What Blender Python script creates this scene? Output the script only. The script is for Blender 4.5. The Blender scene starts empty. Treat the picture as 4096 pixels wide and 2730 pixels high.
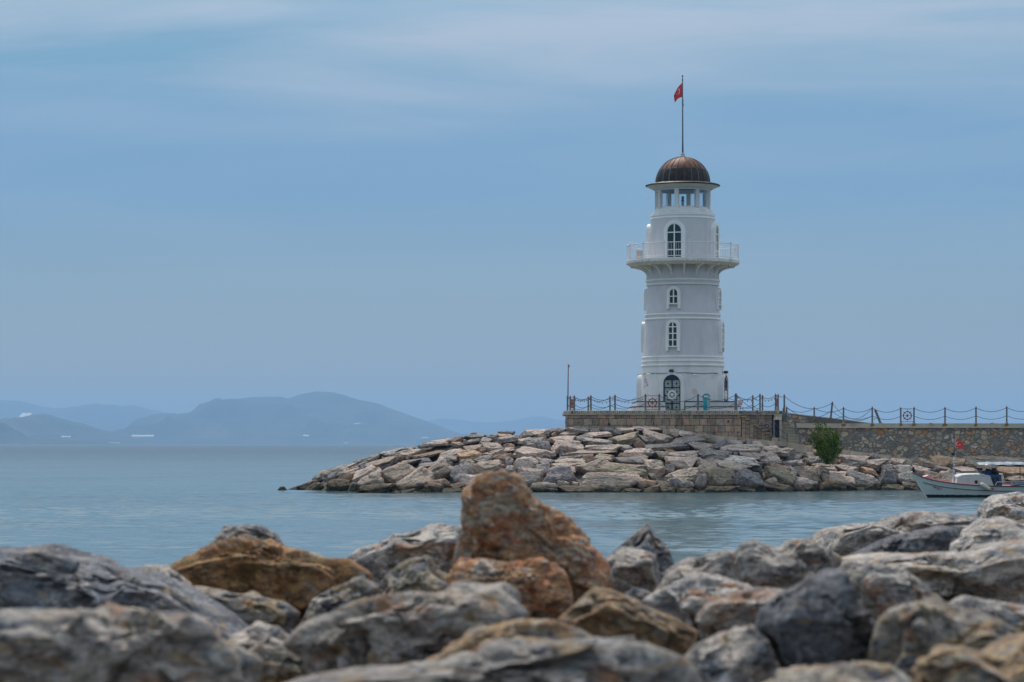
import bpy, bmesh, math, random
import numpy as np
from mathutils import Vector, Matrix
PI = math.pi
H, F, CX, HY = 3.0, 10240.0, 2048.0, 1776.0      # eye height, lens constant, horizon row
scene = bpy.context.scene
COL = scene.collection
rnd = random.Random(7)

def P(px, py, Y):
    """picture measurement at a chosen distance -> point of the place"""
    return Vector(((px - CX) / F * Y, Y, H + (HY - py) / F * Y))

# ------------------------------------------------------------------ materials
def srgb(r, g, b):
    f = lambda c: (c / 12.92) if c <= 0.04045 else ((c + 0.055) / 1.055) ** 2.4
    return (f(r / 255), f(g / 255), f(b / 255))

class NT:
    def __init__(s, m):
        s.t = m.node_tree; s.n = s.t.nodes; s.l = s.t.links
    def new(s, typ, **kw):
        nd = s.n.new(typ)
        for k, v in kw.items():
            if k.startswith('i_'):
                key = k[2:]
                key = int(key) if key.isdigit() else key.replace('_', ' ')
                nd.inputs[key].default_value = v
            else:
                setattr(nd, k, v)
        return nd
    def link(s, a, b): s.l.new(a, b)
    def ramp(s, fac, stops, interp='LINEAR'):
        nd = s.n.new('ShaderNodeValToRGB'); cr = nd.color_ramp; cr.interpolation = interp
        while len(cr.elements) < len(stops): cr.elements.new(0.5)
        for e, (p, c) in zip(cr.elements, stops):
            e.position = p
            e.color = (c, c, c, 1) if not hasattr(c, '__len__') else (c[0], c[1], c[2], 1)
        s.link(fac, nd.inputs[0]); return nd.outputs[0]
    def mix(s, fac, a, b, mode='MIX'):
        nd = s.n.new('ShaderNodeMix'); nd.data_type = 'RGBA'; nd.blend_type = mode
        for inp, v in ((nd.inputs[0], fac), (nd.inputs[6], a), (nd.inputs[7], b)):
            if isinstance(v, (int, float)): inp.default_value = v
            elif isinstance(v, tuple): inp.default_value = (v[0], v[1], v[2], 1)
            else: s.link(v, inp)
        return nd.outputs[2]
    def math(s, op, a, b=None, clamp=False):
        nd = s.n.new('ShaderNodeMath'); nd.operation = op; nd.use_clamp = clamp
        for i, v in enumerate((a, b)):
            if v is None: continue
            if isinstance(v, (int, float)): nd.inputs[i].default_value = v
            else: s.link(v, nd.inputs[i])
        return nd.outputs[0]
    def noise(s, vec, scale, detail=4, rough=0.55, dist=0.0):
        nd = s.new('ShaderNodeTexNoise'); nd.inputs['Scale'].default_value = scale
        nd.inputs['Detail'].default_value = detail; nd.inputs['Roughness'].default_value = rough
        nd.inputs['Distortion'].default_value = dist
        s.link(vec, nd.inputs['Vector']); return nd.outputs['Fac']

def base_mat(name, rough=0.7, metal=0.0, spec=0.5):
    m = bpy.data.materials.new(name); m.use_nodes = True
    t = NT(m); b = t.n['Principled BSDF']
    b.inputs['Roughness'].default_value = rough; b.inputs['Metallic'].default_value = metal
    b.inputs['Specular IOR Level'].default_value = spec
    return m, t, b

def plain(name, c, rough=0.6, metal=0.0, var=0.18, scale=6.0, bump=0.0, spec=0.4, dirt=None, dirt_amt=0.5, dscale=2.0):
    """painted / simple surface with uneven tone, optional dirt colour"""
    m, t, b = base_mat(name, rough, metal, spec)
    tc = t.new('ShaderNodeTexCoord'); v = tc.outputs['Object']
    n = t.noise(v, scale, 5)
    c2 = tuple(x * (1 - var) for x in c); c1 = tuple(min(1, x * (1 + var * .5)) for x in c)
    col = t.ramp(n, [(0.3, c2), (0.7, c1)])
    if dirt:
        mp = t.new('ShaderNodeMapping'); mp.inputs['Scale'].default_value = (1, 1, 0.22); t.link(v, mp.inputs[0])
        dm = t.ramp(t.noise(mp.outputs[0], dscale, 6, 0.65), [(0.5, 0.0), (0.75, dirt_amt)])
        col = t.mix(dm, col, dirt)
    t.link(col, b.inputs['Base Color'])
    if bump:
        bp = t.new('ShaderNodeBump', i_Strength=bump, i_Distance=0.02)
        t.link(t.noise(v, scale * 6, 5), bp.inputs['Height']); t.link(bp.outputs[0], b.inputs['Normal'])
    return m

def rock_mat(name, A, B, stain=(0.30, 0.17, 0.08), stain_amt=0.25, dark=(0.06, 0.065, 0.075), dark_amt=0.45,
             s=1.0, vein=0.2, wet=False, pale=None, bump=0.6, mid_amt=0.42, blot=0.0, patches=()):
    m, t, b = base_mat(name, 0.88, 0, 0.25)
    tc = t.new('ShaderNodeTexCoord'); oi = t.new('ShaderNodeObjectInfo')
    add = t.new('ShaderNodeVectorMath', operation='MULTIPLY_ADD')
    cmb = t.new('ShaderNodeCombineXYZ')
    for i in range(3): t.link(oi.outputs['Random'], cmb.inputs[i])
    t.link(cmb.outputs[0], add.inputs[0]); add.inputs[1].default_value = (91.3, 47.7, 23.9); t.link(tc.outputs['Object'], add.inputs[2])
    v = add.outputs[0]
    mp = t.new('ShaderNodeMapping'); mp.inputs['Scale'].default_value = (1, 1, 2.2); mp.inputs['Rotation'].default_value = (0.3, 0.5, 0.2)
    t.link(v, mp.inputs[0]); vs = mp.outputs[0]
    big = t.noise(vs, 1.1 * s, 5, 0.6, 0.6)
    col = t.ramp(big, [(0.36, B), (0.62, A)])
    dk = t.ramp(t.noise(vs, 2.6 * s, 6, 0.65, 0.8), [(0.50, 0.0), (0.68, dark_amt)])
    col = t.mix(dk, col, dark)
    st = t.ramp(t.noise(v, 1.9 * s, 5, 0.62, 0.5), [(0.52, 0.0), (0.70, stain_amt)])
    col = t.mix(st, col, stain)
    if pale:
        pm = t.ramp(t.noise(v, 5.5 * s, 5, 0.6, 1.0), [(0.56, 0.0), (0.66, 0.8)])
        col = t.mix(pm, col, pale)
    wv = t.new('ShaderNodeTexWave'); wv.inputs['Scale'].default_value = 1.3 * s; wv.inputs['Distortion'].default_value = 9
    wv.inputs['Detail'].default_value = 4; wv.inputs['Detail Scale'].default_value = 1.6; t.link(vs, wv.inputs['Vector'])
    vm = t.ramp(wv.outputs['Fac'], [(0.90, 0.0), (0.99, vein)])
    col = t.mix(vm, col, tuple(min(.7, x * 1.55 + 0.05) for x in A))
    fine = t.noise(v, 26 * s, 6, 0.7)
    mid = t.noise(vs, 6.5 * s, 5, 0.66, 0.7)
    col = t.mix(1.0, col, t.ramp(mid, [(0.30, 1 - mid_amt), (0.5, 1.0), (0.70, 1 + mid_amt)]), 'MULTIPLY')
    col = t.mix(1.0, col, t.ramp(fine, [(0.25, 0.62), (0.75, 1.28)]), 'MULTIPLY')
    for pi_, (pc_, ps_, pe_, pa_) in enumerate(patches):    # broad mineral patches: colour, scale, cover, strength
        off_ = t.new('ShaderNodeVectorMath', operation='ADD'); t.link(vs, off_.inputs[0]); off_.inputs[1].default_value = (7.7 * pi_ + 3, 5.1 * pi_, 2.3)
        col = t.mix(t.ramp(t.noise(off_.outputs[0], ps_, 6, 0.66, 1.6), [(0.60 - pe_, 0.0), (0.66 - pe_, pa_)]), col, pc_)
    if blot:                                                # hard-edged patches of fresh dark and lichen-pale stone
        b1 = t.ramp(t.noise(vs, 3.4 * s, 4, 0.6, 1.2), [(0.53, 0.0), (0.57, blot)])
        col = t.mix(b1, col, dark)
        b2 = t.ramp(t.noise(v, 4.3 * s, 4, 0.62, 1.4), [(0.57, 0.0), (0.61, blot * 0.8)])
        col = t.mix(b2, col, tuple(min(.66, x * 1.75 + .04) for x in A))
    # per boulder tone
    tone = t.ramp(oi.outputs['Random'], [(0.0, 0.84), (1.0, 1.22)])
    col = t.mix(1.0, col, tone, 'MULTIPLY')
    if wet:
        g = t.new('ShaderNodeNewGeometry'); sx = t.new('ShaderNodeSeparateXYZ'); t.link(g.outputs['Position'], sx.inputs[0])
        zz = t.math('ADD', sx.outputs['Z'], t.math('MULTIPLY', t.noise(g.outputs['Position'], 1.7, 4), -0.55))
        wm = t.ramp(zz, [(0.10, 1.0), (0.34, 0.0)])
        alg = t.ramp(t.noise(v, 3.2, 5), [(0.42, (0.028, 0.026, 0.02)), (0.66, (0.10, 0.082, 0.04))])
        col = t.mix(t.math('MULTIPLY', wm, 0.92), col, alg)
    t.link(col, b.inputs['Base Color'])
    hn = t.math('ADD', t.math('MULTIPLY', t.noise(vs, 5 * s, 8, 0.62, 0.4), 1.0), t.math('MULTIPLY', fine, 0.45))
    crack = t.new('ShaderNodeTexVoronoi', feature='DISTANCE_TO_EDGE'); crack.inputs['Scale'].default_value = 2.3 * s
    t.link(vs, crack.inputs['Vector'])
    hn = t.math('ADD', hn, t.ramp(crack.outputs['Distance'], [(0.0, -0.25), (0.05, 0.0)]))
    bp = t.new('ShaderNodeBump', i_Strength=bump, i_Distance=0.10 / s)
    t.link(hn, bp.inputs['Height']); t.link(bp.outputs[0], b.inputs['Normal'])
    return m

# ------------------------------------------------------------------ mesh collecting
WL = {}        # world place of every root, so that parts are modelled in world coordinates
def wl(o):
    return WL.get(o.name, Vector((0, 0, 0))) if o else Vector((0, 0, 0))

class MB:
    def __init__(s): s.v = []; s.f = []; s.mi = []; s.tint = []
    def add(s, vs, fs, mi=0, tint=None):
        k = len(s.v); s.v.extend(tuple(x) for x in vs)
        for f in fs:
            s.f.append(tuple(i + k for i in f)); s.mi.append(mi); s.tint.append(tint)
        return s
    def box(s, c, d, rz=0, mi=0, tint=None, M=None):
        hx, hy, hz = d[0] / 2, d[1] / 2, d[2] / 2
        R = M if M is not None else Matrix.Rotation(rz, 3, 'Z')
        c = Vector(c)
        vs = [c + R @ Vector((x * hx, y * hy, z * hz)) for z in (-1, 1) for y in (-1, 1) for x in (-1, 1)]
        return s.add(vs, [(0, 2, 3, 1), (4, 5, 7, 6), (0, 1, 5, 4), (2, 6, 7, 3), (0, 4, 6, 2), (1, 3, 7, 5)], mi, tint)
    def tube(s, pts, r, n=8, mi=0, cap=True):
        pts = [Vector(p) for p in pts]; m = len(pts)
        rs = r if hasattr(r, '__len__') else [r] * m
        k = len(s.v); ref = None
        for i, p in enumerate(pts):
            d = (pts[min(i + 1, m - 1)] - pts[max(i - 1, 0)]).normalized()
            if ref is None:
                ref = Vector((0, 0, 1)) if abs(d.z) < 0.9 else Vector((1, 0, 0))
            a = d.cross(ref).normalized(); b = d.cross(a).normalized()
            for j in range(n):
                t = 2 * PI * j / n
                s.v.append(tuple(p + (a * math.cos(t) + b * math.sin(t)) * rs[i]))
        for i in range(m - 1):
            for j in range(n):
                s.f.append((k + i * n + j, k + i * n + (j + 1) % n, k + (i + 1) * n + (j + 1) % n, k + (i + 1) * n + j)); s.mi.append(mi); s.tint.append(None)
        if cap:
            s.f.append(tuple(k + j for j in range(n))[::-1]); s.mi.append(mi); s.tint.append(None)
            s.f.append(tuple(k + (m - 1) * n + j for j in range(n))); s.mi.append(mi); s.tint.append(None)
        return s
    def lathe(s, prof, c, n=72, mi=0, close=False):
        k = len(s.v); m = len(prof)
        for r, z in prof:
            for j in range(n):
                t = 2 * PI * j / n
                s.v.append((c[0] + r * math.sin(t), c[1] - r * math.cos(t), z))
        for i in range(m - 1 + (1 if close else 0)):
            for j in range(n):
                a, b2 = i * n, ((i + 1) % m) * n
                s.f.append((k + a + j, k + a + (j + 1) % n, k + b2 + (j + 1) % n, k + b2 + j)); s.mi.append(mi); s.tint.append(None)
        return s
    def prism(s, poly, fr, d0, d1, mi=0, tint=None):
        o, U, V, N = fr; n = len(poly)
        vs = [o + U * u + V * w + N * d for d in (d0, d1) for u, w in poly]
        fs = [tuple(range(n))[::-1], tuple(range(n, 2 * n))] + [(i, (i + 1) % n, n + (i + 1) % n, n + i) for i in range(n)]
        return s.add(vs, fs, mi, tint)
    def strip(s, A, B, fr, d0, d1, mi=0, closed=False):
        """solid between two outlines of equal count"""
        o, U, V, N = fr; n = len(A)
        vs = [o + U * u + V * w + N * d for d in (d0, d1) for L in (A, B) for u, w in L]
        a0, b0, a1, b1 = 0, n, 2 * n, 3 * n; fs = []
        for i in range(n if closed else n - 1):
            j = (i + 1) % n
            fs += [(a1 + i, a1 + j, b1 + j, b1 + i), (a0 + i, b0 + i, b0 + j, a0 + j), (a0 + i, a0 + j, a1 + j, a1 + i), (b0 + j, b0 + i, b1 + i, b1 + j)]
        if not closed:
            fs += [(a0, a1, b1, b0), (a0 + n - 1, b0 + n - 1, b1 + n - 1, a1 + n - 1)]
        return s.add(vs, fs, mi)
    def build(s, name, mats, parent=None, root=None, smooth=False, auto=None, recalc=True):
        o0 = wl(root if root is not None else parent)
        me = bpy.data.meshes.new(name)
        me.from_pydata([(x - o0.x, y - o0.y, z - o0.z) for x, y, z in s.v], [], s.f)
        for mt in (mats if isinstance(mats, (list, tuple)) else [mats]): me.materials.append(mt)
        me.polygons.foreach_set('material_index', s.mi)
        if any(t is not None for t in s.tint):
            at = me.color_attributes.new('tint', 'FLOAT_COLOR', 'CORNER')
            buf = []
            for p, t in zip(me.polygons, s.tint):
                t = t or (1, 1, 1)
                for _ in p.loop_indices: buf += [t[0], t[1], t[2], 1]
            at.data.foreach_set('color', buf)
        if recalc:
            bm = bmesh.new(); bm.from_mesh(me); bmesh.ops.recalc_face_normals(bm, faces=bm.faces); bm.to_mesh(me); bm.free()
        if smooth: me.polygons.foreach_set('use_smooth', [True] * len(me.polygons))
        if auto is not None:
            me.polygons.foreach_set('use_smooth', [True] * len(me.polygons))
            me.set_sharp_from_angle(angle=math.radians(auto))
        me.update()
        o = bpy.data.objects.new(name, me); COL.objects.link(o)
        if parent: o.parent = parent
        return o

def tag(o, label=None, cat=None, group=None, kind=None):
    if label: o['label'] = label
    if cat: o['category'] = cat
    if group: o['group'] = group
    if kind: o['kind'] = kind
    return o
def thing(name, label, cat, loc, group=None):
    o = bpy.data.objects.new(name, None); COL.objects.link(o); o.location = loc; o.empty_display_size = 0.2
    WL[o.name] = Vector(loc); return tag(o, label, cat, group)
def alone(mb, name, mats, label, cat, group=None, kind=None, loc=None, **kw):
    """a thing that is one mesh; its origin goes to loc"""
    loc = Vector(loc) if loc is not None else Vector((0, 0, 0))
    mb.v = [(x - loc.x, y - loc.y, z - loc.z) for x, y, z in mb.v]
    o = mb.build(name, mats, None, **kw); o.location = loc
    return tag(o, label, cat, group, kind)

# ------------------------------------------------------------------ vector noise for shapes
def _hash(ix, iy, iz, seed):
    h = (ix.astype(np.int64) * 374761393 + iy.astype(np.int64) * 668265263 + iz.astype(np.int64) * 2147483647 + seed * 144269) & 0xffffffff
    h = ((h ^ (h >> 13)) * 1274126177) & 0xffffffff
    h = h ^ (h >> 16)
    return (h & 0xffff) / 65535.0 * 2 - 1
def vnoise(p, seed=0):
    i = np.floor(p).astype(np.int64); f = p - i; f = f * f * (3 - 2 * f)
    r = 0
    for dx in (0, 1):
        for dy in (0, 1):
            for dz in (0, 1):
                w = (f[:, 0] if dx else 1 - f[:, 0]) * (f[:, 1] if dy else 1 - f[:, 1]) * (f[:, 2] if dz else 1 - f[:, 2])
                r = r + w * _hash(i[:, 0] + dx, i[:, 1] + dy, i[:, 2] + dz, seed)
    return r
def fbm(p, oct=4, seed=0, gain=0.5):
    a, s, r = 1.0, 1.0, 0
    for k in range(oct):
        r = r + a * vnoise(p * s, seed + k * 17); a *= gain; s *= 2.03
    return r
_ico = {}
def ico(level):
    if level not in _ico:
        bm = bmesh.new(); bmesh.ops.create_icosphere(bm, subdivisions=level, radius=1)
        _ico[level] = (np.array([v.co[:] for v in bm.verts]), np.array([[v.index for v in f.verts] for f in bm.faces])); bm.free()
    return _ico[level]
def mesh_np(name, V, Fc, mat, smooth=True):
    me = bpy.data.meshes.new(name)
    me.vertices.add(len(V)); me.vertices.foreach_set('co', np.ascontiguousarray(V, dtype=np.float32).ravel())
    k = Fc.shape[1]
    me.loops.add(Fc.size); me.loops.foreach_set('vertex_index', Fc.ravel().astype(np.int32))
    me.polygons.add(len(Fc)); me.polygons.foreach_set('loop_start', np.arange(0, Fc.size, k, dtype=np.int32))
    me.polygons.foreach_set('use_smooth', np.full(len(Fc), smooth))
    me.materials.append(mat); me.update(calc_edges=True); me.validate()
    return me
def polyrad(D, N, O, p):
    q = np.clip(D @ N.T, 0, None) / O
    return np.power(np.power(q, p).sum(1), -1.0 / p)
def unit(a): return a / np.linalg.norm(a, axis=-1, keepdims=True)
# ------------------------------------------------------------------ camera, light, sky
cam = bpy.data.cameras.new('camera'); camo = bpy.data.objects.new('camera', cam); COL.objects.link(camo)
camo.location = (0, 0, H); camo.rotation_euler = (PI / 2, 0, 0)
cam.lens = 90; cam.sensor_width = 36; cam.shift_y = (HY - 1365) / 4096
cam.clip_start = 0.5; cam.clip_end = 120000
cam.dof.use_dof = True; cam.dof.focus_distance = 168; cam.dof.aperture_fstop = 3.8; cam.dof.aperture_blades = 9
scene.camera = camo

SUN_EL, SUN_AZ = math.radians(54), math.radians(-14)      # azimuth from +Y (away from the viewer) towards +X
sl = bpy.data.lights.new('sun', 'SUN'); sl.energy = 3.0; sl.angle = math.radians(11); sl.color = (1.0, 0.91, 0.80)
so = bpy.data.objects.new('sun', sl); COL.objects.link(so)
sd = Vector((math.sin(SUN_AZ) * math.cos(SUN_EL), math.cos(SUN_AZ) * math.cos(SUN_EL), math.sin(SUN_EL)))
so.rotation_euler = sd.to_track_quat('Z', 'Y').to_euler(); so.location = (30, 120, 80)

w = bpy.data.worlds.new('World'); scene.world = w; w.use_nodes = True
t = NT(w); bg = t.n['Background']; bg.inputs['Strength'].default_value = 0.1
sky = t.new('ShaderNodeTexSky'); sky.sky_type = 'NISHITA'; sky.sun_disc = False
sky.sun_elevation = SUN_EL; sky.sun_rotation = SUN_AZ; sky.air_density = 1.2; sky.dust_density = 2.0
tc = t.new('ShaderNodeTexCoord'); sx = t.new('ShaderNodeSeparateXYZ'); t.link(tc.outputs['Generated'], sx.inputs[0])
el = t.math('MULTIPLY', sx.outputs['Z'], 5.0, True)            # 0 .. 0.2 of sine elevation
S = lambda r, g, b, k=1.0: tuple(10 * k * x for x in srgb(r, g, b))
def el_of(y): return (HY - y) / F * 5
grad = t.ramp(el, [(0.0, S(164, 170, 164)), (el_of(1500), S(154, 164, 166)), (el_of(1150), S(130, 162, 182)),
                   (el_of(800), S(102, 155, 196)), (el_of(480), S(88, 150, 195)), (el_of(230), S(110, 162, 196)), (el_of(0), S(126, 170, 200)),
                   (1.0, S(160, 186, 212))])
# veils of high cloud, long and nearly level
mp = t.new('ShaderNodeMapping'); mp.inputs['Scale'].default_value = (4.2, 1.0, 38.0); mp.inputs['Rotation'].default_value = (0, 0.10, 0)
mp.inputs['Location'].default_value = (3.1, 0.4, 1.7); t.link(tc.outputs['Generated'], mp.inputs[0])
n1 = t.noise(mp.outputs[0], 1.0, 6, 0.56, 0.7)
mp2 = t.new('ShaderNodeMapping'); mp2.inputs['Scale'].default_value = (2.0, 1.0, 13.0); mp2.inputs['Rotation'].default_value = (0, -0.06, 0)
mp2.inputs['Location'].default_value = (8.3, 0.4, 5.2); t.link(tc.outputs['Generated'], mp2.inputs[0])
n2 = t.noise(mp2.outputs[0], 1.0, 4, 0.5, 0.3)
nn = t.math('ADD', t.math('ADD', t.math('MULTIPLY', n1, 0.5), t.math('MULTIPLY', n2, 0.5)), t.math('MULTIPLY', sx.outputs['X'], 0.35))
cl = t.ramp(nn, [(0.42, 0.0), (0.62, 1.0)])
wgt = t.ramp(el, [(0.0, 0.08), (el_of(1200), 0.10), (el_of(700), 0.20), (el_of(400), 0.62), (el_of(150), 1.0), (1.0, 1.0)])
veil = t.math('MULTIPLY', t.math('MULTIPLY', cl, wgt), 0.75)
col = t.mix(veil, grad, S(188, 199, 217))
# overcast dome above what the lens sees
dome = t.ramp(sx.outputs['Z'], [(0.16, 0.0), (0.42, 1.0)])
toward = t.math('MULTIPLY_ADD', sx.outputs['Y'], 0.42); toward.node.inputs[2].default_value = 1.0      # brighter on the sun's side
bright = t.n.new('ShaderNodeVectorMath'); bright.operation = 'SCALE'; bright.inputs[0].default_value = (7.3, 8.7, 10.3); t.link(toward, bright.inputs['Scale'])
col = t.mix(dome, col, bright.outputs[0] if True else (DOME_R * 10, DOME_G * 10, DOME_B * 10) if 'DOME_R' in globals() else (7.3, 8.7, 10.3))
col = t.mix(0.12, col, sky.outputs[0])
t.link(col, bg.inputs[0])

scene.view_settings.view_transform = 'Standard'; scene.view_settings.look = 'None'
scene.view_settings.exposure = 0.0; scene.view_settings.gamma = 1.0
scene.render.engine = 'CYCLES'
cy = scene.cycles
cy.use_denoising = True
try: cy.denoiser = 'OPENIMAGEDENOISE'
except Exception: pass
cy.max_bounces = 6; cy.diffuse_bounces = 3; cy.glossy_bounces = 3; cy.transmission_bounces = 4; cy.volume_bounces = 3; cy.transparent_max_bounces = 10
cy.sample_clamp_indirect = 4

# ------------------------------------------------------------------ sea
m, t, b = base_mat('sea_water', 0.12, 0, 0.5)
g = t.new('ShaderNodeNewGeometry')
def wmap(sx_, sy_, rot=0.0):
    q = t.new('ShaderNodeMapping'); q.inputs['Scale'].default_value = (sx_, sy_, 1); q.inputs['Rotation'].default_value = (0, 0, rot)
    t.link(g.outputs['Position'], q.inputs[0]); return q.outputs[0]
patch = t.noise(wmap(0.012, 0.03, 0.1), 1.0, 4, 0.6)                      # wind patches
wv1 = t.noise(wmap(1.1, 1.9, 0.15), 1.0, 4, 0.6, 0.3)
wv2 = t.noise(wmap(0.32, 0.55, -0.2), 1.0, 3, 0.5, 0.2)
wv3 = t.noise(wmap(4.5, 7.0, 0.3), 1.0, 3, 0.55)
hgt = t.math('ADD', t.math('ADD', t.math('MULTIPLY', wv1, 0.16), t.math('MULTIPLY', wv2, 0.30)), t.math('MULTIPLY', wv3, 0.03))
amp = t.ramp(patch, [(0.38, 0.35), (0.62, 1.0)])
hgt = t.math('MULTIPLY', hgt, amp)
syw = t.new('ShaderNodeSeparateXYZ'); t.link(g.outputs['Position'], syw.inputs[0])
yy_ = t.math('MULTIPLY', syw.outputs['Y'], 0.001, True)                # rougher far out; weaker reflection and darker tint painted in with distance
t.link(t.ramp(yy_, [(0.10, 0.10), (0.25, 0.18), (0.8, 0.30)]), b.inputs['Roughness'])
t.link(t.ramp(yy_, [(0.10, 0.46), (0.22, 0.30), (0.5, 0.12)]), b.inputs['Specular IOR Level'])
bp = t.new('ShaderNodeBump', i_Strength=0.6, i_Distance=0.6); t.link(hgt, bp.inputs['Height']); t.link(bp.outputs[0], b.inputs['Normal'])
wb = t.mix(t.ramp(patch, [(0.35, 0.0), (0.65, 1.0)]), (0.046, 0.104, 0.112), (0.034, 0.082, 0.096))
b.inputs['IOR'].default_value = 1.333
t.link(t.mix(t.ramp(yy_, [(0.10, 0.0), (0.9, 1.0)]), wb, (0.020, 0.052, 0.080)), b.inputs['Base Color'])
# rippled water near by, level water around and beyond it, one sheet
Ys = [24.0]
while Ys[-1] < 1000: Ys.append(Ys[-1] + max(0.10, 0.15 * (Ys[-1] / 100) ** 2))
Ys = np.array(Ys); nc = 720; us = np.linspace(-1, 1, nc)
YY = np.repeat(Ys, nc); XX = np.tile(us, len(Ys)) * (0.225 * YY + 3)
dYs = np.repeat(np.gradient(Ys), nc)
def wav(lx, ly, a, seed, rot=0.0):
    c, s_ = math.cos(rot), math.sin(rot); p = np.stack([(XX * c + YY * s_) / lx, (-XX * s_ + YY * c) / ly, np.zeros_like(XX)], 1)
    q = vnoise(p, seed); fade = np.clip(1.3 - dYs / (ly * 0.55), 0, 1)
    return a * (1 - 2 * np.abs(q)) * fade if seed % 2 else a * q * fade
gust = 0.35 + 1.05 * np.clip(0.5 + 0.9 * fbm(np.stack([XX / 38, YY / 16, XX * 0], 1), 3, 4), 0, 1)
ZZ = (wav(.55, .33, .034, 1, .15) + wav(.95, .55, .055, 2, -.1) + wav(1.7, .9, .038, 3, .2) + (wav(4.2, 2.2, .06, 6, -.15) + wav(10, 4.6, .055, 9, .12) + wav(22, 9, .06, 8, .1)) * (.35 + .65 * np.clip((YY - 120) / 90, 0, 1))) * gust
shel = np.clip((YY - 128) / 14, 0, 1) * np.clip((XX - (-11)) / 6, 0, 1) * (YY < 175); ZZ *= 1 - .35 * shel      # calmer in the lee of the stones
edge_f = np.clip(np.minimum((YY - 24) / 4, (1000 - YY) / 200), 0, 1) * np.clip((1 - np.abs(np.tile(us, len(Ys)))) * 12, 0, 1)
ZZ = ZZ * edge_f
V = np.stack([XX, YY, ZZ], 1); nr = len(Ys)
i0 = (np.arange(nr - 1)[:, None] * nc + np.arange(nc - 1)[None, :]).ravel()
Fc = np.stack([i0, i0 + 1, i0 + nc + 1, i0 + nc], 1)
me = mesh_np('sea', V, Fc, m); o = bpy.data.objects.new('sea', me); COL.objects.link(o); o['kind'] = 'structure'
fl_ = MB(); w0, w1 = 0.225 * 24 + 3, 0.225 * Ys[-1] + 3; Yl = float(Ys[-1])
fl_.add([(-8900, -150, 0), (8900, -150, 0), (8900, 24, 0), (w0, 24, 0), (-w0, 24, 0), (-8900, 24, 0), (w1, Yl, 0), (8900, Yl, 0), (-w1, Yl, 0), (-8900, Yl, 0), (8900, 29900, 0), (-8900, 29900, 0)],
        [(0, 1, 2, 3, 4, 5), (3, 2, 7, 6), (5, 4, 8, 9), (9, 8, 6, 7, 10, 11)])
fl_.add([(-w0 - 1, 20, -.4), (w0 + 1, 20, -.4), (w1 + 1, Yl + 5, -.4), (-w1 - 1, Yl + 5, -.4)], [(0, 1, 2, 3)])
o2 = fl_.build('sea', m, recalc=False); o2['kind'] = 'structure'; o2.parent = o

# ------------------------------------------------------------------ far hills
def interp(pts, x):
    if x <= pts[0][0]: return pts[0][1]
    for (a, b_), (c, d) in zip(pts, pts[1:]):
        if x <= c: return b_ + (d - b_) * (x - a) / (c - a)
    return pts[-1][1]
HILLS = [
 ('main', [(430, 1776), (560, 1730), (600, 1690), (626, 1674), (684, 1661), (733, 1653), (765, 1654), (811, 1635), (860, 1610), (899, 1594), (925, 1593), (958, 1596), (1036, 1590), (1114, 1585), (1153, 1591), (1202, 1576), (1261, 1566), (1320, 1570), (1378, 1581), (1427, 1596), (1515, 1615), (1584, 1640), (1662, 1669), (1760, 1703), (1828, 1727), (1900, 1752), (1990, 1777)], 16500, 2600),
 ('far', [(-700, 1640), (-300, 1610), (0, 1595), (88, 1603), (156, 1622), (215, 1632), (293, 1627), (332, 1619), (401, 1619), (469, 1627), (538, 1623), (587, 1635), (665, 1656), (800, 1690), (1000, 1740), (1200, 1777)], 24500, 3500),
 ('left', [(-700, 1650), (-200, 1690), (0, 1682), (39, 1691), (98, 1666), (176, 1654), (235, 1671), (323, 1695), (411, 1720), (508, 1744), (600, 1760), (700, 1777)], 13800, 1500),
 ('near', [(-700, 1600), (-300, 1640), (0, 1690), (39, 1715), (88, 1739), (127, 1755), (293, 1759), (410, 1769), (500, 1778)], 10800, 700),
 ('right', [(1500, 1777), (1640, 1715), (1711, 1686), (1760, 1673), (1828, 1678), (1906, 1688), (1975, 1691), (2053, 1681), (2131, 1666), (2170, 1668), (2229, 1681), (2300, 1694), (2500, 1720), (2900, 1740), (3400, 1777)], 27000, 2500)]
m, t, b = base_mat('hill_scrub', 0.95, 0, 0.1)
g = t.new('ShaderNodeNewGeometry')
hn = t.noise(g.outputs['Position'], 0.0032, 8, 0.66)
colr = t.ramp(hn, [(0.35, (0.028, 0.045, 0.048)), (0.55, (0.05, 0.068, 0.062)), (0.74, (0.13, 0.12, 0.10))])
t.link(colr, b.inputs['Base Color']); hill_m = m
HS = {}
def hill_z(key, px, tt):
    pts, D, run = HS[key]
    top = max(0.0, (HY - interp(pts, px)) / F * D)
    return top * tt ** 1.25
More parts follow.
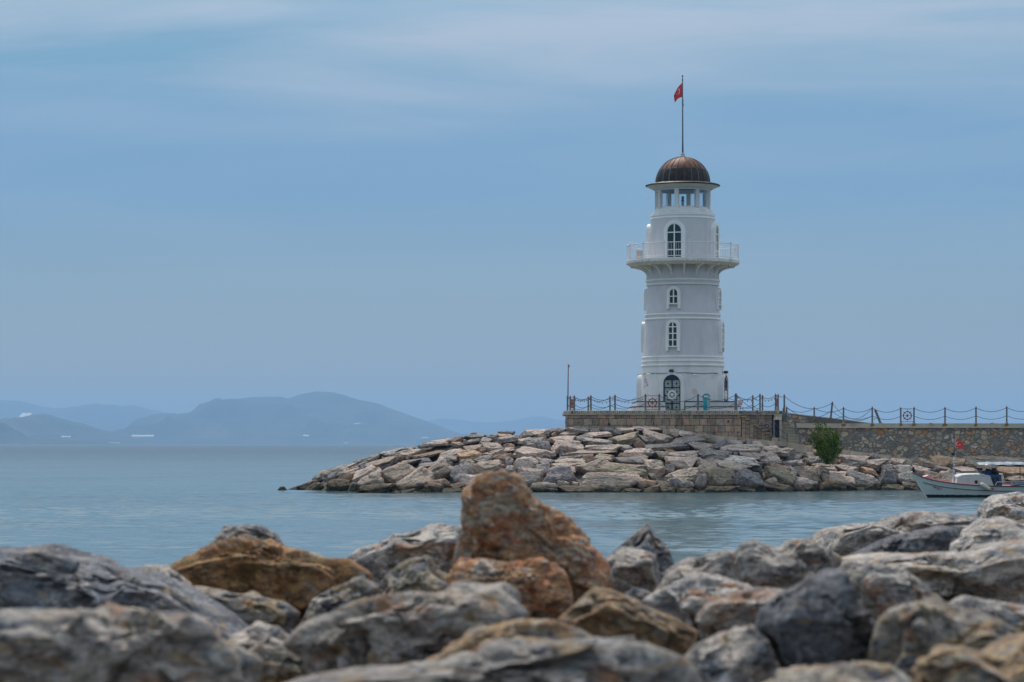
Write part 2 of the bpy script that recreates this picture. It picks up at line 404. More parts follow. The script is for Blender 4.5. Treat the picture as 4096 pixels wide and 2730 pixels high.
for key, pts, D, run in HILLS:
    HS[key] = (pts, D, run)
    x0, x1 = pts[0][0], pts[-1][0]; nx, nt = 260, 22
    V = []
    for j in range(nt + 6):
        tt = j / nt if j <= nt else 1 - (j - nt) / 6
        Yo = D - run * (1 - tt) if j <= nt else D + run * (j - nt) / 6
        for i in range(nx + 1):
            px = x0 + (x1 - x0) * i / nx
            V.append(((px - CX) / F * D, Yo, hill_z(key, px, max(tt, 0)) - (0.5 if j in (0,) else 0)))
    V = np.array(V); nz = (fbm(V / (run * 0.22), 5, 3) * .7 + (.5 - np.abs(fbm(V / (run * 0.16) + 9, 5, 13))) * .8) * run * 0.045
    tcol = np.repeat(np.array([(j / nt if j <= nt else 1 - (j - nt) / 6) for j in range(nt + 6)]), nx + 1)
    V[:, 2] += nz * np.clip(tcol * (1.02 - tcol) * 4, 0, 1) * np.clip(V[:, 2] / 60, 0, 1)
    crest = np.abs(tcol - 1) < 1e-6
    V[crest, 2] += fbm(V[crest] / 130.0, 3, 9) * 3.0 * np.clip(V[crest, 2] / 60, 0, 1)
    Fc = np.array([(j * (nx + 1) + i, j * (nx + 1) + i + 1, (j + 1) * (nx + 1) + i + 1, (j + 1) * (nx + 1) + i) for j in range(nt + 5) for i in range(nx)])
    o = bpy.data.objects.new('hill', mesh_np('hill', V, Fc, hill_m)); COL.objects.link(o); o['kind'] = 'structure'

gh_m = plain('greenhouse_film', (0.50, 0.51, 0.50), 0.5, var=0.06)
def greenhouse(key, x0, y0, x1, y1, label):
    pts, D, run = HS[key]; pc, yc = (x0 + x1) / 2, y1
    best, bt = 1e9, 0.5
    for k in range(1, 100):
        tt = k / 100; Yo = D - run * (1 - tt); e = abs(HY - hill_z(key, pc, tt) / Yo * F + (H / Yo * F) - yc)
        if e < best: best, bt = e, tt
    Yo = D - run * (1 - bt) - 15; c = P(pc, y1 + 1, Yo); c.z = max(c.z, 1.0); wd = (x1 - x0) / F * Yo; ht = max(7.0, (y1 - y0) / F * Yo)
    nb = max(2, int(wd / 14)); mb = MB(); L = max(40, ht * 4)
    for k in range(nb):                                  # a row of joined pitched tunnels climbing the slope
        ux = c.x - wd / 2 + wd * (k + .5) / nb; hw = wd / nb / 2
        prof = [(-hw, 0), (-hw, .55), (-hw * .5, .85), (0, 1), (hw * .5, .85), (hw, .55), (hw, 0)]
        a = [Vector((ux + u, c.y, c.z + q * 6 - 2)) for u, q in prof]; b2 = [Vector((ux + u, c.y + L, c.z + q * 6 - 2 + max(0, ht - 5))) for u, q in prof]
        n = len(prof); mb.add(a + b2, [tuple(range(n)), tuple(range(n, 2 * n))[::-1]] + [(i, (i + 1) % n, n + (i + 1) % n, n + i) for i in range(n)])
    alone(mb, 'greenhouse', gh_m, label, 'greenhouse', 'white greenhouses on the far hills', loc=c)
for a in [('left', 73, 1649, 112, 1670, 'white greenhouse field high on the low hill at the far coast end'),
          ('left', 523, 1738, 611, 1748, 'widest white greenhouse block at the foot of the low coastal hill'),
          ('left', 240, 1742, 278, 1750, 'white greenhouse midway along the low coastal hill'),
          ('left', 430, 1768, 474, 1773, 'low white greenhouse strip close to the far shoreline'),
          ('main', 1209, 1738, 1234, 1746, 'small white greenhouse below the highest summit'),
          ('main', 1415, 1691, 1442, 1697, 'white greenhouse highest up the falling shoulder of the main mountain'),
          ('main', 1686, 1747, 1714, 1753, 'white greenhouse on the last low slope behind the breakwater'),
          ('main', 1104, 1752, 1122, 1756, 'tiny white greenhouse low under the double summit'),
          ('main', 745, 1727, 764, 1732, 'tiny white greenhouse low where the main mountain begins'),
          ('main', 1372, 1769, 1390, 1773, 'tiny white greenhouse on the shoreline below the main mountain'),
          ('main', 696, 1771, 722, 1775, 'white greenhouse on the shoreline between the two hills')]:
    greenhouse(*a)

# ------------------------------------------------------------------ air
m = bpy.data.materials.new('haze_air'); m.use_nodes = True; t = NT(m)
t.n.remove(t.n['Principled BSDF']); out = t.n['Material Output']
pv = t.new('ShaderNodeVolumePrincipled'); pv.inputs['Color'].default_value = (0.41, 0.64, 0.90, 1); pv.inputs['Density'].default_value = 8.0e-5
pv.inputs['Anisotropy'].default_value = 0.0
t.link(pv.outputs[0], out.inputs['Volume'])
o = MB().box((0, 14900, 229), (18000, 30200, 460)).build('haze', m); o['kind'] = 'stuff'

# ------------------------------------------------------------------ breakwater slope
YW = [(1120, 1962), (1160, 1963), (1300, 1969), (1600, 1972.5), (2100, 1974), (2900, 1973), (3250, 1966), (3500, 1963), (4400, 1961)]
YT = [(1120, 1963), (1160, 1958), (1255, 1905), (1320, 1868), (1420, 1842), (1540, 1803), (1620, 1791), (1680, 1774), (1850, 1745), (2000, 1729), (2200, 1714), (2300, 1711), (2680, 1711), (2800, 1731), (2965, 1747), (3100, 1757), (3240, 1781), (3400, 1798), (3600, 1831), (4400, 1838)]
YD = [(1120, 165.5), (1300, 166.5), (1700, 167), (2280, 167.5), (2320, 166.3), (2950, 166.2), (3130, 166.8), (3200, 169), (4400, 169.6)]
def slopeY(px, py):
    yw, yt = interp(YW, px), interp(YT, px); tt = (yw - py) / max(8, yw - yt); tt = max(-0.1, min(1.02, tt))
    Yw = 3 * F / (yw - HY)
    return Yw + (interp(YD, px) - Yw) * tt, tt
mound_m = rock_mat('mound_rubble', (0.20, 0.17, 0.14), (0.12, 0.11, 0.10), s=1.6, wet=True, dark_amt=0.6)
V = []; xs = np.arange(1130, 4401, 7.0); rows = []
for tt in list(np.linspace(-0.12, 1.0, 46)) + [1.08, 1.3, 1.8]:
    for px in xs:
        yw, yt = interp(YW, px), interp(YT, px); Yw = 3 * F / (yw - HY); Yt = interp(YD, px); ct = min(tt, 1.0)
        Y = Yw + (Yt - Yw) * ct; q = P(px, yw + (yt - yw) * ct, Y)
        if tt < 0: q.z = tt * 9
        q.z -= 0.22; q.y += 0.25
        if tt > 1:
            q.y += (tt - 1) * 9
            if px < 2262: q.z -= (tt - 1) * 6.5
        V.append(q[:])
V = np.array(V); nx = len(xs); ny = len(V) // nx
V[:, 2] += fbm(V * 1.7, 4, 5) * 0.13; V[:, 1] += fbm(V * 1.3 + 40, 3, 8) * 0.1
Fc = np.array([(j * nx + i, j * nx + i + 1, (j + 1) * nx + i + 1, (j + 1) * nx + i) for j in range(ny - 1) for i in range(nx - 1)])
o = bpy.data.objects.new('rubble_ground', mesh_np('rubble_ground', V, Fc, mound_m)); COL.objects.link(o); o['kind'] = 'structure'

# concrete ledge along the foot of the walls
concrete_m = plain('weathered_concrete', (0.46, 0.385, 0.30), 0.9, var=0.25, scale=1.5, bump=0.5, dirt=(0.16, 0.14, 0.11), dirt_amt=0.7)
mb = MB(); lp = [(2650, 1712, 165.7), (2740, 1722, 165.7), (2800, 1733, 165.7), (2965, 1749, 165.8), (3100, 1760, 166.2), (3200, 1772, 167.0), (3260, 1784, 168.5), (3400, 1800, 168.6), (3560, 1820, 168.6), (3640, 1832, 168.6), (3800, 1836, 168.6), (4400, 1838, 168.6)]
pts = []
for i in range(len(lp) - 1):
    for k in range(6):
        a, b_ = lp[i], lp[i + 1]; f = k / 6; pts.append(tuple(a[j] + (b_[j] - a[j]) * f for j in range(3)))
pts.append(lp[-1])
V = []
for i, (px, py, Y) in enumerate(pts):
    q = P(px, py + 5 + rnd.uniform(-1.8, 1.8), Y); wob = rnd.uniform(-.1, .1)
    V += [q + Vector((0, wob - 0.15, -0.55)), q + Vector((0, wob, 0)), q + Vector((0, 1.3, 0.03)), q + Vector((0, 1.3, -0.6))]
n = len(pts); fs = [(i * 4 + k, (i + 1) * 4 + k, (i + 1) * 4 + (k + 1) % 4, i * 4 + (k + 1) % 4) for i in range(n - 1) for k in range(4)]
mb.add(V, fs); mb.build('path', concrete_m)['kind'] = 'structure'

# ------------------------------------------------------------------ near bank under the foreground rocks
bank_m = rock_mat('bank_rubble', (0.17, 0.13, 0.10), (0.09, 0.075, 0.065), s=1.3, dark_amt=0.7)
V = []; nx, ny = 330, 260
for j in range(ny + 1):
    for i in range(nx + 1):
        X = -10 + 26 * i / nx; Y = 4 + 56 * (j / ny) ** 1.3
        Yc = 19 + 3.2 * max(0, X - 1.0); k = (Y - Yc) / 7
        z = 1.42 + .36 * min(1, max(0, (Y - 10) / 6)) - 2.8 * (0 if k < 0 else (1 if k > 1 else k * k * (3 - 2 * k)))
        V.append((X, Y, z))
V = np.array(V); V[:, 2] += fbm(V * 1.4, 4, 21) * 0.10
def stones(P2, size, seed):                                 # rounded rubble: domes with creases between them
    q = P2 / size + .35 * np.stack([vnoise(np.c_[P2 * 1.3, P2[:, 0] * 0], seed), vnoise(np.c_[P2 * 1.3, P2[:, 0] * 0 + 9], seed)], 1); b = np.floor(q); d1 = np.full(len(q), 9.0); hh = np.zeros(len(q))
    for dx in (-1, 0, 1):
        for dy in (-1, 0, 1):
            cx_, cy_ = b[:, 0] + dx, b[:, 1] + dy; z0 = cx_ * 0
            sx_, sy_ = cx_ + .5 + .42 * _hash(cx_, cy_, z0, seed), cy_ + .5 + .42 * _hash(cx_, cy_, z0 + 1, seed)
            d = (q[:, 0] - sx_) ** 2 + (q[:, 1] - sy_) ** 2; m_ = d < d1; d1 = np.where(m_, d, d1); hh = np.where(m_, _hash(cx_, cy_, z0 + 2, seed) * .35 + ((q[:, 0] - sx_) * _hash(cx_, cy_, z0 + 3, seed) + (q[:, 1] - sy_) * _hash(cx_, cy_, z0 + 4, seed)) * .5, hh)
    return np.sqrt(np.clip(1 - d1 * 1.25, 0, 1)) + hh
V[:, 2] += (stones(V[:, :2], .85, 31) - .85) * .30 + (stones(V[:, :2], .36, 32) - .8) * .07
Fc = np.array([(j * (nx + 1) + i, j * (nx + 1) + i + 1, (j + 1) * (nx + 1) + i + 1, (j + 1) * (nx + 1) + i) for j in range(ny) for i in range(nx)])
o = bpy.data.objects.new('shore_ground', mesh_np('shore_ground', V, Fc, bank_m)); COL.objects.link(o); o['kind'] = 'structure'
# ------------------------------------------------------------------ boulders of the breakwater
RC = {  # kind: (colour word, A, B, stain, stain amount, dark amount)
 't': ('tan', (0.453, 0.344, 0.261), (0.320, 0.257, 0.212), 0.2, 0.4), 'p': ('pinkish beige', (0.547, 0.420, 0.345), (0.386, 0.307, 0.267), 0.18, 0.35),
 'g': ('grey', (0.386, 0.327, 0.290), (0.245, 0.220, 0.207), 0.16, 0.5), 'd': ('slate grey', (0.267, 0.231, 0.218), (0.153, 0.144, 0.147), 0.12, 0.55),
 'v': ('violet grey', (0.273, 0.231, 0.224), (0.199, 0.176, 0.176), 0.08, 0.4), 'b': ('brown', (0.348, 0.231, 0.164), (0.227, 0.156, 0.121), 0.4, 0.5),
 'o': ('ochre', (0.506, 0.327, 0.207), (0.386, 0.264, 0.182), 0.5, 0.3), 'k': ('olive tan', (0.360, 0.295, 0.207), (0.253, 0.215, 0.164), 0.15, 0.4),
 'w': ('wet brown', (0.173, 0.131, 0.086), (0.092, 0.077, 0.058), 0.3, 0.5), 'h': ('whitish', (0.620, 0.527, 0.449), (0.453, 0.388, 0.345), 0.1, 0.35)}
RM = {k: rock_mat('boulder_' + v[0].replace(' ', '_'), v[1], v[2], stain_amt=min(.6, v[3] * 1.5), dark_amt=min(.7, v[4] + .1), dark=(0.075, 0.08, 0.092), wet=True, mid_amt=0.46) for k, v in RC.items()}
Z = {1: (1100, 1780), 2: (1600, 1700), 3: (2100, 1690), 4: (2650, 1700), 5: (3200, 1740)}
ISL = {1: '''205 635 430 715 15 w;345 560 640 720 25 b;480 590 760 730 25 w;590 440 800 570 20 d;700 400 860 480 15 o;740 320 1200 560 22 g;760 540 1160 740 5 w;
1040 360 1340 500 15 t;1000 430 1260 560 10 b;1150 590 1290 735 0 d;1230 330 1700 570 22 p;1260 430 1730 730 18 t;1310 610 1860 750 5 w;1240 150 1660 290 20 g;
1650 45 2180 190 12 g;1350 190 1920 400 20 t;1340 310 1415 400 60 d;1200 330 1350 395 10 g;1650 290 1830 390 15 d;1690 270 2280 640 20 t;1840 350 2500 745 28 t;
1960 690 2190 750 5 w;1830 200 2360 310 5 d;1920 130 2100 230 10 b;2020 30 2200 75 0 g;870 330 1060 440 20 g;1100 290 1300 350 18 t''',
2: '''0 440 120 520 0 b;60 345 240 400 0 g;80 470 160 550 50 t;0 380 420 490 8 t;160 410 700 540 12 b;280 310 460 360 5 d;320 270 520 350 8 g;290 525 520 620 8 d;
300 545 820 700 8 g;370 560 920 900 26 t;350 860 800 1075 5 b;650 990 1010 1075 0 w;760 610 1160 910 20 g;770 890 1090 990 5 b;930 780 1360 980 5 p;600 380 1000 550 10 p;
700 470 930 560 0 g;840 390 1290 560 0 o;920 540 1160 640 5 g;1140 480 1440 650 22 g;1130 555 1650 800 10 t;1440 455 1770 620 0 b;1640 520 1780 650 0 g;1650 640 1820 760 0 g;
1290 360 1790 500 15 p;1200 350 1360 440 0 b;1000 310 1300 410 5 t;1290 280 1640 400 5 p;800 270 1000 330 0 t;480 230 800 320 8 p;700 210 820 250 0 g;800 185 990 270 10 b;
980 150 1340 225 3 d;1100 122 1200 162 0 b;980 210 1260 290 10 g;1230 200 1440 300 0 g;1340 150 1560 240 5 g;1540 98 1800 155 0 d;1480 170 1850 280 10 g;1620 290 1820 390 10 b;
1540 140 1760 200 5 o;1720 350 2440 545 -8 p;1860 95 2180 190 5 g;1780 510 2180 710 0 p;1830 680 2240 930 0 p;1770 200 2100 280 3 p;1000 560 1200 700 10 t''',
3: '''0 108 410 210 3 p;200 180 340 250 0 o;-40 240 330 400 0 g;170 300 410 450 0 d;360 290 950 490 0 p;190 550 480 680 -5 g;170 640 410 820 5 g;370 92 640 175 -3 d;
640 85 1000 155 0 g;1000 90 1190 155 0 d;500 125 880 230 3 p;420 140 500 220 50 o;350 215 790 320 0 p;890 150 1350 230 0 p;780 195 1070 300 8 g;1060 190 1220 250 0 b;
1190 75 1390 160 0 d;1380 85 1700 155 -5 p;1350 130 1520 190 0 d;890 245 1450 370 -3 g;1290 150 1790 370 12 k;1700 250 1890 430 50 b;1790 200 2050 335 -10 d;1700 62 2120 135 0 p;
1870 115 2310 335 -10 p;1870 330 2557 430 0 d;2040 360 2140 440 45 o;1430 345 1700 450 -3 g;930 355 1500 450 -3 p;600 430 1440 505 0 t;540 450 640 560 50 d;500 470 1000 590 5 d;
910 500 1100 630 15 b;1050 490 1440 620 -5 t;1460 470 1900 540 0 b;1560 405 2000 490 3 p;1810 440 2060 525 -5 g;1370 535 1910 670 3 g;2060 455 2300 565 0 t;470 570 960 720 0 t;
420 650 900 770 0 p;810 565 1370 860 12 t;1090 640 1920 890 -4 k;1800 580 2190 820 -8 t;250 700 880 1000 -4 v;100 945 500 1112 -3 g;500 920 690 1060 0 k;720 935 850 1010 0 p;
545 1000 1190 1135 0 b;860 800 1810 1075 -4 t;1200 980 1500 1110 -12 d;1480 1035 1830 1115 0 d;1730 890 2080 1080 -5 b;1840 980 2110 1115 15 b;2090 1020 2360 1115 0 b;1930 805 2060 890 0 t;2140 405 2400 470 0 o;
2260 100 2420 210 -5 p''',
4: '''120 180 640 310 0 g;250 90 500 190 -10 p;400 270 820 410 -10 p;600 140 760 260 -10 k;740 220 1030 385 30 v;1000 240 1250 315 0 g;860 310 1570 425 -3 p;980 370 1340 440 -3 g;
1180 200 1320 285 0 b;1310 255 1400 320 0 g;1720 360 2100 470 0 p;1560 330 1900 420 0 p;1990 285 2110 370 30 o;0 410 560 505 0 p;250 455 560 525 3 p;420 380 1090 515 -8 g;
1090 410 1200 475 0 g;1180 420 1640 525 -5 p;1450 415 1850 565 -12 p;1840 440 2220 565 -5 d;2200 520 2300 605 0 t;910 475 1490 605 -3 h;1480 510 1850 605 -3 p;50 505 560 685 0 p;
40 610 200 745 0 g;200 600 390 690 0 p;520 520 900 755 0 t;780 550 1390 725 -5 t;1380 580 1570 705 -10 d;1560 590 2000 725 -8 b;0 680 640 910 10 t;1860 550 2200 630 0 g;
1020 690 1150 805 0 g;690 680 1070 980 -3 k;500 780 690 1060 0 g;100 840 490 1075 -5 d;300 1000 500 1078 0 o;540 965 1210 1085 0 b;1080 700 1590 1045 -12 d;1190 965 1520 1075 -10 b;
1610 830 1820 985 10 t;1540 660 2060 945 -12 k;1570 730 1670 830 35 o;1570 910 2040 1065 -4 t;1960 650 2110 805 -35 g;2060 800 2125 865 0 d;1400 260 1560 330 0 p;1640 300 1760 350 0 p;1800 300 1960 350 0 v''',
5: '''-190 720 280 895 -8 v;-90 490 320 710 -5 t;200 450 560 575 -8 p;310 530 490 615 5 d;-60 670 290 860 -10 g;290 700 760 895 -12 o;320 610 440 735 0 t;410 560 760 680 -10 p;
440 620 870 885 -12 t;760 600 900 810 -50 p;720 570 1270 875 -8 g;880 715 1190 885 0 d;870 820 1040 885 0 w;540 470 940 585 -8 p;620 420 960 495 5 d;580 320 1100 445 -5 p;
550 250 680 375 25 d;940 380 1390 525 0 p;920 500 1210 615 -5 o;1160 510 1260 565 0 d;1240 470 1450 605 5 g;1440 480 1790 605 -3 h;1390 455 1600 505 8 p;1220 550 1520 835 -5 d;
1490 595 1850 775 -3 g;1250 780 1640 885 3 k;1610 745 1950 880 -3 t;1340 370 1680 475 -3 p;1780 480 2060 615 -8 p;1920 560 2260 700 -10 t;1690 360 2100 485 -3 t;2030 330 2360 500 -5 o;
2000 430 2120 505 0 g;2040 480 2360 575 -5 d;1070 290 1250 385 0 d;1210 300 1330 385 15 g;1330 310 1440 385 15 v;870 290 1000 335 0 t;1430 300 1610 375 -5 o;100 345 430 455 -5 d;
480 360 590 455 0 t;590 390 640 445 0 o;50 360 140 445 0 t;-10 180 110 265 0 v;180 230 320 285 0 o;30 270 230 345 0 p;-10 420 110 495 0 o;2290 355 2570 500 -8 o;2480 335 2810 420 -3 t;2560 415 2770 485 0 t;
2200 560 2470 820 0 t;2400 500 2790 605 -5 p;2850 480 3000 610 0 t;3080 500 3560 640 -5 o;3220 645 3560 760 0 t;2720 330 3560 415 0 t;2470 600 2900 900 0 g;2900 620 3250 900 0 t;1950 690 2500 900 0 b'''}
LM = [(1165, "the breakwater tip"), (2000, "the tall rust peak"), (2278, "the rusty pole"), (2460, "the third front post"), (2610, "the front ship wheel"), (2692, "the lighthouse door"),
      (2826, "the turquoise bin"), (2945, "the thick fence post"), (3110, "the blue door"), (3310, "the green shrub"), (3512, "the toppled post"), (3630, "the promenade ship wheel"), (3740, "the boat's bow"), (3829, "the boat's mast"), (3920, "the boat's porthole")]
ROCKS = []
for z, txt in ISL.items():
    ox, oy = Z[z]
    for e in txt.replace('\n', '').split(';'):
        a = e.split()
        if len(a) < 6: continue
        x0, y0, x1, y1, ti = map(float, a[:5])
        ROCKS.append([ox + x0 / 3.9217, oy + y0 / 3.9217, ox + x1 / 3.9217, oy + y1 / 3.9217, ti, a[5]])
TIERS = ["at the waterline", "just above waterline", "midway upslope", "high upslope", "along the crest"]
info = []
for r in ROCKS:
    cx, cy = (r[0] + r[2]) / 2, (r[1] + r[3]) / 2
    _, tt = slopeY(cx, cy)
    tier = 0 if r[3] > interp(YW, cx) - 7 else (1 if tt < .36 else 2 if tt < .62 else 3 if tt < .84 else 4)
    lm = min(range(len(LM)), key=lambda k: abs(LM[k][0] - cx))
    info.append([cx, cy, tier, lm])
ORD = ['first', 'second', 'third', 'fourth', 'fifth', 'sixth', 'seventh', 'eighth', 'ninth', 'tenth', 'eleventh', 'twelfth', 'thirteenth', 'fourteenth', 'fifteenth', 'sixteenth', 'seventeenth', 'eighteenth', 'nineteenth', 'twentieth']
labels = [None] * len(ROCKS)
for tier in range(5):
    for lm in range(len(LM)):
        ids = [i for i, q in enumerate(info) if q[2] == tier and q[3] == lm]
        for side in (-1, 1):
            lst = sorted([i for i in ids if (info[i][0] >= LM[lm][0]) == (side > 0)], key=lambda i: abs(info[i][0] - LM[lm][0]))
            for k, i in enumerate(lst):
                r = ROCKS[i]; ww, hh = r[2] - r[0], r[3] - r[1]
                size = 'small' if ww * hh < 1200 else 'big' if ww * hh > 5500 else 'medium'
                shp = 'slab' if ww > 3 * hh else 'block' if ww < 1.35 * hh else 'boulder'
                labels[i] = f"{size} {RC[r[5]][0]} {shp} {TIERS[tier]}, {ORD[min(k, 19)]} on {'shore' if side > 0 else 'tip'} side of {LM[lm][1]}"

def boulder_pts(rng, level, w_, d_, h_, tilt, rough=0.085):
    D, Fc = ico(level)
    N, O = [], []
    def pl(n, o): N.append(n); O.append(o)
    a = rng.uniform(0.60, 1.12); pl((rng.uniform(-.3, .3), -math.sin(a), math.cos(a)), rng.uniform(.46, .68))     # weathered top, leaning seaward
    b_ = rng.uniform(-.35, .15); pl((rng.uniform(-.35, .35), -math.cos(b_), math.sin(b_)), rng.uniform(.66, .85))       # broken face
    pl((rng.uniform(-.15, .15), rng.uniform(-.2, .2), 1), rng.uniform(.75, .9)); pl((0, 0, -1), .8); pl((0, 1, .2), .8)
    for s_ in (-1, 1): pl((s_, rng.uniform(-.6, .3), rng.uniform(-.5, .5)), rng.uniform(.66, .86))
    for _ in range(rng.choice((4, 5, 6, 7))):
        v = np.array([rng.gauss(0, 1), rng.gauss(0, 1) - .4, rng.gauss(0, 1)]); pl(tuple(v), rng.uniform(.78, 1.05))
    N = unit(np.array(N, float)); O = np.array(O)
    r = np.minimum(polyrad(D, N, O, 34), 1.5)
    seed = rng.randrange(9999)
    r = r * (1 + rough * .45 * fbm(D * 2.3 + seed, 3, seed) + rough * .5 * fbm(D * np.array([4, 4, 11]) + 7, 4, seed + 3))
    nr_ = np.random.RandomState(seed); Vd = D * r[:, None]
    for K_, am in ((14, .055), (40, .022)):                  # broken plates
        sd_ = Vd[nr_.choice(len(Vd), K_)]; q = Vd + .10 * np.stack([vnoise(Vd * 3 + 5 * k, seed + k) for k in range(3)], 1)
        bi = np.argmin(((q[:, None, :] - sd_[None]) ** 2).sum(2), 1); r = r + nr_.uniform(-1, 1, K_)[bi] * am + ((Vd - sd_[bi]) * nr_.normal(0, am * 3, (K_, 3))[bi]).sum(1) * .6
    V = D * r[:, None]
    th = math.radians(max(-35, min(35, tilt)))
    V = V * np.array([w_, d_, h_ * (0.8 if abs(tilt) > 8 else 1)])
    c, s_ = math.cos(th), math.sin(th)
    V = np.stack([V[:, 0] * c - V[:, 2] * s_, V[:, 1], V[:, 0] * s_ + V[:, 2] * c], 1)
    lo, hi = V.min(0), V.max(0)
    V = (V - (lo + hi) / 2) / (hi - lo) * np.array([w_, d_, h_])
    return V, Fc
for i, r in enumerate(ROCKS):
    rng = random.Random(1000 + i * 7)
    ww, hh = (r[2] - r[0]), (r[3] - r[1])
    cx, cy = info[i][0], info[i][1]
    Y, tt = slopeY(cx, r[1] + hh * 0.62)
    k = Y / F; W_, H_ = ww * 1.10 * k, hh * 1.38 * k
    D_ = max(0.45, min(2.3, 0.85 * W_, 2.6 * H_ + .3))
    V, Fc = boulder_pts(rng, 5 if ww > 70 else 4 if ww > 16 else 3, W_, D_, H_, r[4] + rng.uniform(-4, 4))
    loc = P(cx, cy + hh * 0.13, Y)
    o = bpy.data.objects.new('boulder', mesh_np('boulder', V, Fc, RM[r[5]])); COL.objects.link(o); o.location = loc
    tag(o, labels[i], 'boulder', 'boulders of the breakwater')
V, Fc = boulder_pts(random.Random(5), 4, 46 * 165 / F, 0.6, 28 * 165 / F, 0)
o = bpy.data.objects.new('boulder', mesh_np('boulder', V, Fc, RM['w'])); COL.objects.link(o); o.location = P(1127, 1961, 162.0)
tag(o, 'lone dark wet rock poking out of the sea off the breakwater tip', 'boulder', 'boulders of the breakwater')

# ------------------------------------------------------------------ foreground rocks
RUST, CREAM, BLUE, OCHRE, DKB = (0.34, 0.15, 0.06), (0.56, 0.49, 0.42), (0.15, 0.165, 0.19), (0.37, 0.25, 0.12), (0.055, 0.06, 0.072)
def near(name, A, B, patches, s=2.6, bump=1.0, **k):
    return rock_mat(name, A, B, stain=(0.36, 0.23, 0.12), stain_amt=0.4, dark=(0.075, 0.082, 0.095), dark_amt=0.5, s=s, vein=0.06, bump=bump, mid_amt=0.5, blot=0.5, patches=patches, **k)
FM = {
 'grey': near('near_grey_rock', (0.52, 0.46, 0.405), (0.32, 0.295, 0.28), [(BLUE, 2.0, .06, .75), (CREAM, 2.6, .07, .75), (OCHRE, 1.9, .04, .75), (RUST, 1.5, .035, .8), (DKB, 4.5, .015, .6)]),
 'beige': near('near_beige_rock', (0.57, 0.485, 0.41), (0.40, 0.345, 0.30), [(CREAM, 2.4, .09, .8), (BLUE, 1.8, .05, .85), (OCHRE, 2.2, .05, .75), (RUST, 1.4, .03, .7), (DKB, 3.5, .03, .75)]),
 'orange': near('near_orange_rock', (0.52, 0.265, 0.105), (0.40, 0.205, 0.09), [(OCHRE, 3.0, .08, .8), (RUST, 4.0, .06, .7), (DKB, 6.0, .02, .6), ((0.42, 0.38, 0.34), 2.5, .0, .8)], s=3.2),
 'rust': near('near_rust_rock', (0.50, 0.23, 0.10), (0.41, 0.235, 0.125), [(CREAM, 4.2, .07, .85), ((0.44, 0.40, 0.31), 2.4, .08, .65), ((0.40, 0.13, 0.05), 3.2, .06, .8), (DKB, 6.5, .015, .7), ((0.62, 0.57, 0.5), 9.0, -.03, .9)], s=3.0, bump=1.2),
 'dark': near('near_slate_rock', (0.26, 0.25, 0.25), (0.15, 0.155, 0.17), [(BLUE, 2.2, .09, .8), (CREAM, 3.4, .0, .8), (OCHRE, 3.0, .03, .6), (DKB, 3.0, .08, .8)]),
 'pale': near('near_pale_rock', (0.57, 0.50, 0.435), (0.39, 0.35, 0.315), [(RUST, 1.6, .01, .6), (CREAM, 4.0, .08, .7), (BLUE, 2.8, .05, .8), (OCHRE, 2.5, .01, .7), (DKB, 5.5, .03, .7)], s=3.0),
 'ochre': near('near_ochre_rock', (0.47, 0.29, 0.145), (0.38, 0.28, 0.185), [(CREAM, 3.2, .04, .8), (RUST, 2.6, .04, .8), ((0.27, 0.26, 0.25), 1.7, .04, .85), (DKB, 5.0, .02, .6)], s=2.8),
 'mixed': near('near_mixed_rock', (0.40, 0.32, 0.225), (0.25, 0.235, 0.225), [(BLUE, 2.2, .07, .9), (RUST, 2.4, .05, .85), (CREAM, 3.6, .05, .8), (OCHRE, 2.0, .05, .8), (DKB, 4.2, .04, .8)], s=2.8)}
